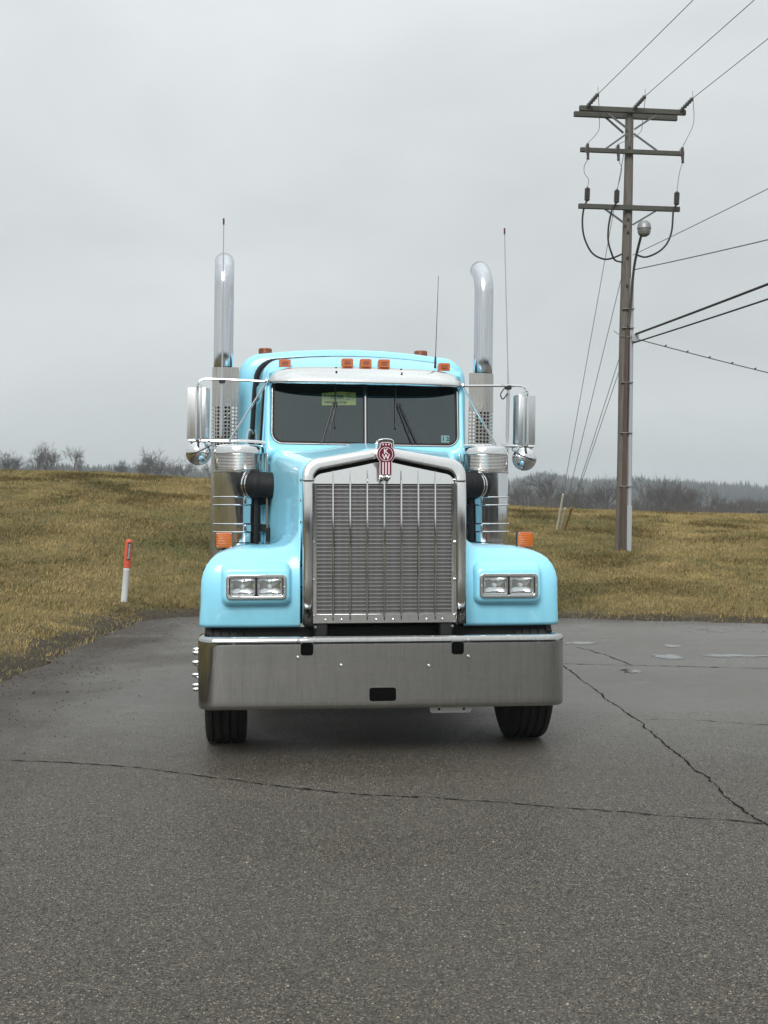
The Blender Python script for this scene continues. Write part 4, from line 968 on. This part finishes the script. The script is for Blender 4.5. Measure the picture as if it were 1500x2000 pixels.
# --- cab
def cab_outline(wb, wt, z0, z1, r, crown, n=7):
    pts = [(wb, z0), (wb, lerp(z0, z1, .5)), (lerp(wb, wt, .8), z1 - r * 1.4)]; cx, cz = wt - r, z1 - r
    for k in range(n + 1): a = R(90 * k / n); pts.append((cx + r * math.cos(a), cz + r * math.sin(a)))
    pts += [(cx * .66, z1 + crown * .56), (cx * .33, z1 + crown * .89), (0, z1 + crown)]
    return pts + [(-x, z) for x, z in pts[-2::-1]]
WV = 1.93
def wv(z): return WV + max(0, z - 2.15) * .20
def cab():
    secs = []
    for v, wb, wt, z1, r, cr in ((None, .803, .795, 2.80, .09, .02), (2.25, .83, .805, 2.885, .12, .03), (2.7, .88, .835, 2.955, .16, .04), (3.17, .915, .86, 2.99, .18, .04)):
        o = cab_outline(wb, wt, 1.02, z1, r, cr); secs.append([(x, wv(z) if v is None else v, z) for x, z in o])
    shell = T(MB().loft(secs, closed=False).map(lean), 'cab', 'paint', smooth=50, solid=.01)
    # front frame round the windscreen opening
    n = 9; w, h, r = 1.535, .55, .10; op = rrect(w, h, r, n, 0, 2.458); k0 = len(op)
    outer = []
    for x, z in op:
        dx, dz = x / (w / 2), (z - 2.458) / (h / 2); m_ = max(abs(dx), abs(dz)); sx, sz = dx / m_, dz / m_
        outer.append((sx * .80, 2.458 + sz * (.355 if sz > 0 else .40)))
    mb = MB(); vs = [(x, wv(z) - .004, z) for x, z in outer] + [(x, wv(z) - .004, z) for x, z in op]
    mb.add(vs, [(k, (k + 1) % k0, k0 + (k + 1) % k0, k0 + k) for k in range(k0)]); mb.map(lean).build('windscreen_frame', 'paint', shell, 40, solid=.02)
    # cowl below it, down to the chassis
    T(MB().loft([[(x, WV + .0, z) for x, z in ((-.795, 2.075), (-.4, 2.078), (0, 2.08), (.4, 2.078), (.795, 2.075))], [(x, WV + .02, z) for x, z in ((-.80, 1.02), (-.4, 1.02), (0, 1.02), (.4, 1.02), (.80, 1.02))]], closed=False).map(lean), 'cowl', 'paint', solid=.01)
    # rubber seal, bright strip, two panes and the centre post
    def loopring(a, b, y, m, nm, dy):
        A = rrect(w + a, h + a, r + a / 2, n, 0, 2.458); B = rrect(w + b, h + b, r + b / 2, n, 0, 2.458)
        q = MB(); ring(q, A, B, 0, dy); q.map(lambda p: lean(Vector((p[0], wv(p[2]) + y + p[1], p[2])))); return q.build(nm, m, shell, 30)
    loopring(.018, -.062, -.016, 'rubber', 'windscreen_seal', .03); loopring(-.016, -.030, -.021, 'steel', 'seal_strip', .01)
    for s in SIDES:
        q = [(x, z) for x, z in rrect(w - .05, h - .05, r - .02, n, 0, 2.458) if x * s >= 0]; q = q + [(0, 2.458 + s * (h / 2 - .025)), (0, 2.458 - s * (h / 2 - .025))] if s > 0 else q + [(0, 2.458 - (h / 2 - .025)), (0, 2.458 + (h / 2 - .025))]
        q = sorted(q, key=lambda p: math.atan2(p[1] - 2.458, p[0] - s * .3))
        mb = MB(); mb.add([(x, wv(z) + .004, z) for x, z in q], [tuple(range(len(q)))]); mb.map(lean).build('windscreen_pane', 'windglass', shell, 0)
    zb, zt = 2.458 - h / 2 + .012, 2.458 + h / 2 - .012
    for wd, y, m_ in ((.034, -.008, 'rubber'), (.011, -.014, 'chrome')):
        mb = MB(); mb.beam((0, wv(zb) + y, zb), (0, wv(zt) + y, zt), wd, .012, (0, 1, 0)); mb.map(lean).build('windscreen_post', m_, shell, 0)
    # doors with side windows, hinges and handle
    for s in SIDES:
        def sidex(v, z): return s * (lerp(.81, .905, (v - 2.0) / 1.1) - max(0, z - 2.0) * .045)
        def patch(v0, v1, z0, z1, off, nm, m_, par, nn=6):
            vs = [(sidex(lerp(v0, v1, i / nn), lerp(z0, z1, j / nn)) + s * off, lerp(v0, v1, i / nn), lerp(z0, z1, j / nn)) for j in range(nn + 1) for i in range(nn + 1)]
            return MB().add(vs, [(j * (nn + 1) + i, j * (nn + 1) + i + 1, (j + 1) * (nn + 1) + i + 1, (j + 1) * (nn + 1) + i) for j in range(nn) for i in range(nn)]).map(lean).build(nm, m_, par, 40, solid=.004)
        dr = patch(2.10, 3.02, 1.05, 2.74, .014, 'door', 'paint', truck)
        patch(2.20, 2.92, 2.14, 2.66, .022, 'window_frame', 'rubber', dr); patch(2.24, 2.88, 2.17, 2.63, .028, 'window_pane', 'sideglass', dr)
        hb = MB(); hb.tube(catm([(sidex(2.9, 1.6) + s * .0, 2.8, 1.6), (sidex(2.9, 1.6) + s * .06, 2.82, 1.6), (sidex(2.9, 1.6) + s * .06, 2.95, 1.6), (sidex(2.9, 1.6), 2.97, 1.6)], 4), .01, 8); hb.map(lean).build('handle', 'chrome', dr)
        gh = MB(); gh.tube(catm([(s * .87, 3.08, 1.5), (s * .95, 3.08, 1.52), (s * .95, 3.08, 2.3), (s * .9, 3.08, 2.33)], 4), .014, 8); T(gh.map(lean), 'grab_handle', 'chrome')
    return shell
cab()
# interior: liner, dashboard, steering wheel, seats
inn = T(MB().box((0, 2.585, 1.93), (1.54, 1.06, 1.68)).map(lean), 'cab_liner', 'interior'); 
bm_ = bmesh.new(); bm_.from_mesh(inn.data)
bmesh.ops.delete(bm_, geom=[f for f in bm_.faces if f.normal.y < -.9], context='FACES'); bm_.to_mesh(inn.data); bm_.free()
T(MB().prism([(-.74, 1.75), (.74, 1.75), (.74, 2.19), (.2, 2.21), (-.2, 2.20), (-.74, 2.19)], 2.03, 2.32).map(lean), 'dashboard', 'interior', bevel=.03)
mb = MB(); mb.tube([(.38 + .21 * math.cos(a), 2.42 + .07 * math.sin(a), 2.22 + .19 * math.sin(a)) for a in np.linspace(0, 6.2832, 29)], .015, 8); sw = T(mb, 'steering_wheel', 'seat')
MB().beam((.18, 2.42, 2.22), (.58, 2.42, 2.22), .03, .02).build('spoke', 'seat', sw)
for s in SIDES:
    st = T(MB().box((s * .40, 2.86, 1.75), (.5, .5, .16)), 'seat', 'seat', bevel=.05, seg=3); MB().box((s * .40, 3.04, 2.12), (.48, .13, .66)).build('backrest', 'seat', st, bevel=.05, seg=3); MB().box((s * .40, 3.05, 2.52), (.28, .1, .16)).build('headrest', 'seat', st, bevel=.04, seg=3)
# card and sticker in the windscreen
def onglass(q): return lean(Vector((q[0], wv(q[2]) + .0 + q[1], q[2])))
mb = MB(); mb.prism([(-.352, 2.513), (-.074, 2.52), (-.076, 2.622), (-.20, 2.628), (-.352, 2.612)], .010, .012); card = T(mb.map(onglass), 'windscreen_card', 'paper')
def ctext(t, sz, x, z, al='LEFT'): text_mb(t, sz, .0004, lambda q: onglass(Vector((x + q[0], .0085 - q[2], z + q[1]))), al, bold=sz * .02).build('print', 'ink', card, 0)
ctext('T12008R', .046, -.342, 2.580); ctext('A800R6219708', .029, -.335, 2.537)
for k, wdt in enumerate((.055, .035, .05, .07, .03)):
    MB().prism([(-.155, 0), (-.155 + wdt, 0), (-.155 + wdt, .004), (-.155, .004)], .0085, .0095).map(lambda q, k=k: onglass(Vector((q[0], q[1], q[2] + 2.612 - k * .0125)))).build('print', 'ink', card, 0)
mb = MB(); mb.prism([(.622, 2.225), (.688, 2.225), (.688, 2.283), (.622, 2.283)], .010, .012); stk = T(mb.map(onglass), 'inspection_sticker', 'sticker')
text_mb('1 2', .045, .0004, lambda q: onglass(Vector((.657 + q[0], .0085 - q[2], 2.254 + q[1]))), bold=.002).build('print', 'ink', stk, 0)
# wipers: double arm and upright blade
for xa, xb, xk in ((-.352, -.258, -.245), (.382, .262, .247)):
    z0, z1 = 2.20, 2.525
    def g(x, z, o=.03): return lean(Vector((x, wv(z) - o, z)))
    wp = T(MB().tube([g(xa, z0), g(lerp(xa, xb, .5), lerp(z0, z1, .5), .035), g(xb, z1)], .0055, 6), 'wiper', 'black')
    MB().tube([g(xa + .045, z0), g(lerp(xa + .045, xb + .02, .5), lerp(z0, z1, .5), .035), g(xb + .02, z1)], .0055, 6).build('wiper_arm', 'black', wp)
    MB().beam(g(xb - .01, z1), g(xb + .03, z1), .012, .022).build('wiper_head', 'black', wp)
    MB().tube([g(xk, 2.335), g(xk, 2.5, .026), g(xk, 2.675)], .006, 6).build('wiper_blade', 'black', wp)
# sun visor of bright stainless, riveted
def visor():
    n = 25; rows = []
    for (yf, zf, wf) in ((.20, .128, .772), (.10, .137, .775), (.05, .132, .778), (-.005, .112, .782), (-.05, .065, .784), (-.085, .020, .782), (-.096, -.004, .78), (-.088, -.020, .778)):
        row = []
        for i in range(n):
            a = i / (n - 1) * 2 - 1; e = abs(a) ** 6
            row.append((a * wf, WV + yf + .035 * a * a + .08 * e, 2.692 + zf - .006 * a * a * (zf > .05) - .03 * e * (zf / .135)))
        rows.append(row)
    vz = T(MB().loft(rows, closed=False).map(lean), 'sun_visor', 'steel', smooth=60, solid=.004)
    MB().loft([[(x * .99, y, z - .007) for x, y, z in r] for r in rows[1:-1]], closed=False).map(lean).build('visor_shade_sheet', 'dark', vz, 60)  # matte dark sheet added below the steel to paint in the visor's shade
    for a in (-.245, .285):
        for dy, dz in ((.02, .122), (-.035, .086)): MB().lathe([(0, .004), (.008, .003), (.009, -.002)], tuple(lean(Vector((a, WV + dy, 2.692 + dz)))), 'z', 8).build('rivet', 'dark', vz)
visor()
# five amber roof markers
for u in (-.655, -.150, 0, .150, .655):
    zc = 2.85 if abs(u) < .5 else 2.84
    p = lean(Vector((u, 2.05 if abs(u) < .5 else 2.12, zc))); b = T(MB().box(p - Vector((0, -.03, .03)), (.108, .16, .03)), 'roof_marker', 'steel', bevel=.01)
    sec = []
    for y, w, h in ((.11, .08, .05), (.02, .094, .068), (-.05, .096, .068), (-.062, .088, .06)): sec.append([(p.x + x, p.y + y, p.z + z) for x, z in rrect(w, h, .014, 4, 0, .012)])
    MB().loft(sec, closed=True, cap0=True, cap1=True).build('lens', 'amber2', b, 40)
    MB().prism(rrect(.05, .03, .008, 3, p.x, p.z + .01), p.y - .066, p.y - .06).build('lens_core', 'beacon', b)
# boot between cab and sleeper, then the sleeper
bo = [[(x, v, z) for x, z in cab_outline(.93 + o, .885 + o, 1.02, 3.0 + o, .2, .04)] for v, o in ((3.16, -.02), (3.17, .012), (3.21, .022), (3.25, .012), (3.30, .022), (3.34, .01))]
T(MB().loft(bo, closed=False).map(lean), 'boot_seal', 'rubber', smooth=30, solid=.01)
sl = []
for v, ins in ((3.33, .16), (3.335, .07), (3.36, .03), (3.41, .006), (3.48, 0), (5.1, 0), (5.22, .02), (5.26, .08), (5.265, .2)):
    sl.append([(x, v, z) for x, z in cab_outline(1.065 - ins, 1.05 - ins, 1.0, 3.09 - ins * .7, .22 - ins * .3, .055)])
T(MB().loft(sl, closed=False, cap0=True, cap1=True).map(lean), 'sleeper', 'paint', smooth=40)
for px_u, vv, zz in ((-.80, 3.75, 3.105), (.67, 3.75, 3.118)):
    p = lean(Vector((px_u, vv, zz))); b = T(MB().lathe([(.06, -.05), (.06, 0), (.062, .004)], tuple(p), 'z', 24), 'roof_beacon', 'black'); MB().lathe([(.058, 0), (.062, .02), (.064, .06), (.058, .068), (0, .07)], tuple(p), 'z', 24).build('lens', 'beacon', b)

# --- air cleaners with intake boots
def perf(mb, fn, nx, ny, rad, w, h):
    # sheet with round holes: cells of square minus hexadecagon, mapped through fn(x, y)
    k = 8
    for j in range(ny):
        for i in range(nx):
            cx, cy = (i + .5) * w / nx, (j + .5) * h / ny; a, b = w / nx / 2, h / ny / 2
            sq = [(a, 0), (a, b), (0, b), (-a, b), (-a, 0), (-a, -b), (0, -b), (a, -b)]
            o = len(mb.v); mb.v += [tuple(fn(cx + x, cy + y)) for x, y in sq] + [tuple(fn(cx + rad * math.cos(R(45 * q)), cy + rad * math.sin(R(45 * q)))) for q in range(k)]
            mb.f += [(o + q, o + (q + 1) % k, o + k + (q + 1) % k, o + k + q) for q in range(k)]
def air_cleaner(s):
    cx, cy, r = s * .995, 2.02, .205
    a = T(MB().lathe([(.15, 1.34), (.19, 1.345), (.197, 1.36), (.197, 1.40), (r, 1.41), (r, 1.97)], (cx, cy, 0), 'z', 48), 'air_cleaner', 'chrome', smooth=30)
    mb = MB(); mb.lathe([(r + .002, 1.965), (r + .004, 1.97), (r + .004, 1.985), (r - .002, 1.99)] + [(r - .002 + .003 * (k % 2), 1.99 + .0058 * k) for k in range(1, 22)] + [(r - .001, 2.12)], (cx, cy, 0), 'z', 48); mb.build('screen_band', 'guard', a, 20)
    MB().lathe([(r, 2.115), (r + .006, 2.12), (r + .006, 2.165), (r - .008, 2.182), (r - .04, 2.19), (0, 2.198)], (cx, cy, 0), 'z', 48).build('lid', 'chrome', a, 40)
    for z in (1.70, 1.485):
        st = MB().lathe([(r, z), (r + .006, z), (r + .010, z + .006), (r + .006, z + .012), (r + .006, z + .064), (r + .010, z + .07), (r + .006, z + .076), (r, z + .076)], (cx, cy, 0), 'z', 48).build('strap', 'trim', a, 30)
        MB().box((cx - s * .05, cy - r - .012, z + .038), (.016, .02, .05)).build('strap_clamp', 'chrome', a, bevel=.004)
        MB().box((s * .80, cy - .12, z + .038), (.14, .02, .055)).build('strap_bracket', 'dark', a)
    MB().tube([(s * .775, cy - .16, 1.38), (s * .775, cy - .16, 2.12)], .012, 8).build('drain_tube', 'steel', a)
    MB().tube(catm([(s * .86, cy - .19, 1.76), (s * .86, cy - .2, 1.6), (s * .862, cy - .2, 1.40)], 4), .022, 8).build('drain_hose', 'rubber', a)
    zc = 1.865
    MB().lathe([(.0, -.0), (.112, .0), (.116, -.012), (.112, -.03), (.10, -.03)], (0, 0, 0), 'y', 32).map(lambda q: Vector((cx + s * -.075, cy - r * .90, zc)) + Quaternion((0, 0, 1), s * -R(55)) @ q).build('intake_flange', 'chrome', a)
    P = catm([(cx - s * .06, cy - r * .83, zc), (cx - s * .11, cy - r * 1.08, zc), (cx - s * .175, cy - r * 1.22, zc), (s * .76, cy - .28, zc - .004), (s * .68, cy - .28, zc - .004)], 5)
    rr_ = [.106 - .008 * smooth01(i / (len(P) - 1)) + (.004 if i % 4 == 0 else 0) for i in range(len(P))]
    ib = MB().tube(P, rr_, 28).build('intake_boot', 'rubber', a, 40)
    d = (P[6] - P[4]).normalized()
    MB().tube([P[4], P[4] + d * .006, P[4] + d * .012], .1095, 28, False).build('hose_clamp', 'steel', ib)
    MB().box((P[5].x, P[5].y - .0, zc + .113), (.06, .02, .014)).build('clamp_screw', 'black', ib)
for s in SIDES: air_cleaner(s)

# --- exhaust stacks with heat guards
def stack(s):
    cx, cy, r = s * 1.178, 3.22, .088
    LQ = lambda q: lean(Vector(q)); z0, z1 = 2.905, 3.66
    P = [(cx, cy, 2.90)] + [(cx, cy, z) for z in np.linspace(2.94, z1, 6)] + [(cx - s * .0 - (.03 if s > 0 else .01) * (1 - math.cos(R(a))) * .8, cy + .26 * (1 - math.cos(R(a))), z1 + .26 * math.sin(R(a))) for a in (12, 24, 36, 48, 60, 70)]
    rads = [r - .012, r] + [r] * (len(P) - 2); mb = MB(); mb.tube([LQ(q) for q in P], rads, 36, cap=False)
    st = T(mb, 'exhaust_stack', 'stack', smooth=40, solid=.004)
    MB().tube([LQ((cx, cy, 1.1)), LQ((cx, cy, 2.92))], r - .02, 20).build('muffler', 'dark', st)
    # guard: half-round outer sheet and flat inner sheet, drilled in the lower part
    ro = .098
    def guard(x, y):           # x runs along the unrolled sheet from outside-back to inside, y is height
        arc = math.pi * ro * .75
        if x < arc: a = x / ro; return LQ((cx + s * ro * math.cos(a - R(35)), cy - ro * math.sin(a - R(35)), y))
        e = arc / ro - R(35); bx, by = cx + s * ro * math.cos(e), cy - ro * math.sin(e)
        d = Vector((-s, .12)).normalized(); return LQ((bx + d.x * (x - arc), by + d.y * (x - arc), y))
    Wd = math.pi * ro * .75 + .125
    mb = MB(); perf(mb, lambda x, y: guard(x, 2.19 + y), 11, 12, .0115, Wd, .39); mb.build('guard_screen', 'guard', st, 50)
    for za, zb, nm in ((1.15, 2.19, 'guard_lower'), (2.58, 2.925, 'guard_upper')):
        secs = [[guard(Wd * i / 24, z) for i in range(25)] for z in np.linspace(za, zb, 4)]; MB().loft(secs, closed=False).build(nm, 'guard', st, 60)
for s in SIDES: stack(s)

# --- mirrors: shell, bracket tubes, convex mirror, whip antennas
def mirror(s):
    L_ = lambda x, y, z: lean(Vector((s * x, y, z))); V0 = 2.16
    sec = []
    prof = [(1.262, .0), (1.266, -.035), (1.29, -.058), (1.325, -.062), (1.352, -.05), (1.362, -.03), (1.44, -.012), (1.445, .02), (1.445, .04), (1.262, .04)]
    for z in (2.232, 2.238, 2.636, 2.642): 
        k = .96 if z in (2.232, 2.642) else 1; sec.append([L_(1.35 + (x - 1.35) * k, V0 + y * k, z) for x, y in prof])
    m_ = T(MB().loft(sec, closed=True, cap0=True, cap1=True), 'mirror', 'mirrorshell', smooth=30)
    MB().add([L_(1.272, V0 + .043, 2.25), L_(1.436, V0 + .043, 2.25), L_(1.436, V0 + .043, 2.625), L_(1.272, V0 + .043, 2.625)], [(0, 1, 2, 3)]).build('mirror_glass', 'chrome', m_, 0)
    MB().tube(catm([L_(.80, 2.02, 2.695), L_(1.0, 2.06, 2.705), L_(1.2, 2.09, 2.712), L_(1.30, 2.10, 2.712), L_(1.345, 2.10, 2.69), L_(1.362, 2.10, 2.64), L_(1.364, 2.10, 2.5), L_(1.364, 2.10, 2.215)], 5), .0105, 10).build('bracket_tube', 'trim', m_)
    MB().tube([L_(1.33, 2.085, 2.212), L_(1.33, 2.085, 2.67)], .006, 8).build('mirror_rod', 'trim', m_)
    MB().beam(L_(1.315, 2.09, 2.658), L_(1.37, 2.09, 2.658), .01, .008).build('rod_clip', 'trim', m_)
    MB().tube(catm([L_(.735, 1.98, 2.165), L_(.80, 2.0, 2.198), L_(.95, 2.05, 2.212), L_(1.2, 2.1, 2.212), L_(1.42, 2.12, 2.212)], 5), .0125, 10).build('lower_tube', 'chrome', m_)
    MB().tube([L_(.795, 2.0, 2.695), L_(1.10, 2.07, 2.205)], .0095, 10).build('diagonal_brace', 'trim', m_)
    MB().lathe([(0, -.02), (.016, -.014), (.02, .01)], tuple(L_(.80, 1.99, 2.695)), 'y', 12).build('bracket_bolt', 'chrome', m_)
    cm = L_(1.345, 2.12, 2.150); R_ = .098
    pr = [(R_ * math.cos(R(a)), -R_ * .75 * math.sin(R(a))) for a in (89, 75, 60, 45, 30, 15, 0)] + [(R_ + .006, .004), (R_ + .004, .014), (0, .02)]
    q = MB().lathe([(x, y) for x, y in pr], (0, 0, 0), 'y', 32).map(lambda p: p + cm - Vector((0, 0, .035))).build('convex_mirror', 'chrome', m_, 60)
    MB().tube([cm + Vector((0, -.07, .0)), cm + Vector((0, -.03, .065))], .01, 8).build('convex_stem', 'black', m_)
    MB().tube(catm([cm + Vector((-.08 * s, -.03, .062)), cm + Vector((-.11 * s, -.05, .03)), cm + Vector((.0, -.085, -.03)), cm + Vector((.07 * s, -.06, -.055))], 5), .004, 6).build('bracket_wire', 'black', m_)
for s in SIDES: mirror(s)
def antenna(s, x, top):
    b = lean(Vector((x, 2.1, 2.24))); m_ = lean(Vector((x + .003, 2.1, 2.70))); t = lean(Vector((x + (.0 if s < 0 else -.045), 2.1, top)))
    a = T(MB().tube([b, b + Vector((0, 0, .06)), m_.lerp(b, .1)], [.006, .014, .014], 8), 'whip_antenna', 'antenna' if s > 0 else 'antenna'); MB().tube([m_.lerp(b, .1), m_, m_.lerp(t, .12), t], [.013, .010, .0055, .0042], 8).build('whip', 'antenna', a)
    MB().tube([t, t + Vector((0, 0, .05))], .0075, 8).build('tip', 'antred', a); MB().box(m_, (.05, .045, .035)).build('clamp', 'black', a, bevel=.006)
    if s > 0: MB().tube(catm([m_ + Vector((-.03, -.02, 0)), m_ + Vector((-.07, -.03, -.06)), m_ + Vector((-.05, -.03, -.10)), m_ + Vector((-.01, -.02, -.05))], 5), .005, 6).build('coax_loop', 'cable', a)
antenna(-1, -1.165, 3.97); antenna(1, 1.195, 3.97)
p0 = lean(Vector((.572, 2.02, 2.835))); T(MB().tube([p0, p0 + Vector((.003, 0, .09)), p0 + Vector((.004, 0, .1)), p0 + Vector((.028, 0, .76))], [.01, .008, .0035, .002], 8), 'roof_antenna', 'black')

# ------------------------------------------------------------------ misty air
hz = MB().box((0, 0, 0), (3100, 2000, 62)); ho = hz.build('haze', 'dark', None, 0); ho.location = (0, 605, 24)
hm = bpy.data.materials.new('haze_air'); hm.use_nodes = True; t = hm.node_tree; t.nodes.clear()
o_ = t.nodes.new('ShaderNodeOutputMaterial'); pv = t.nodes.new('ShaderNodeVolumePrincipled'); pv.inputs['Color'].default_value = (.86, .95, 1, 1); pv.inputs['Density'].default_value = .0006
pv.inputs['Anisotropy'].default_value = .2
t.links.new(pv.outputs[0], o_.inputs['Volume']); ho.data.materials.clear(); ho.data.materials.append(hm)
tag(ho, 'thin grey mist filling the air over the field and hills', 'mist', kind='stuff')
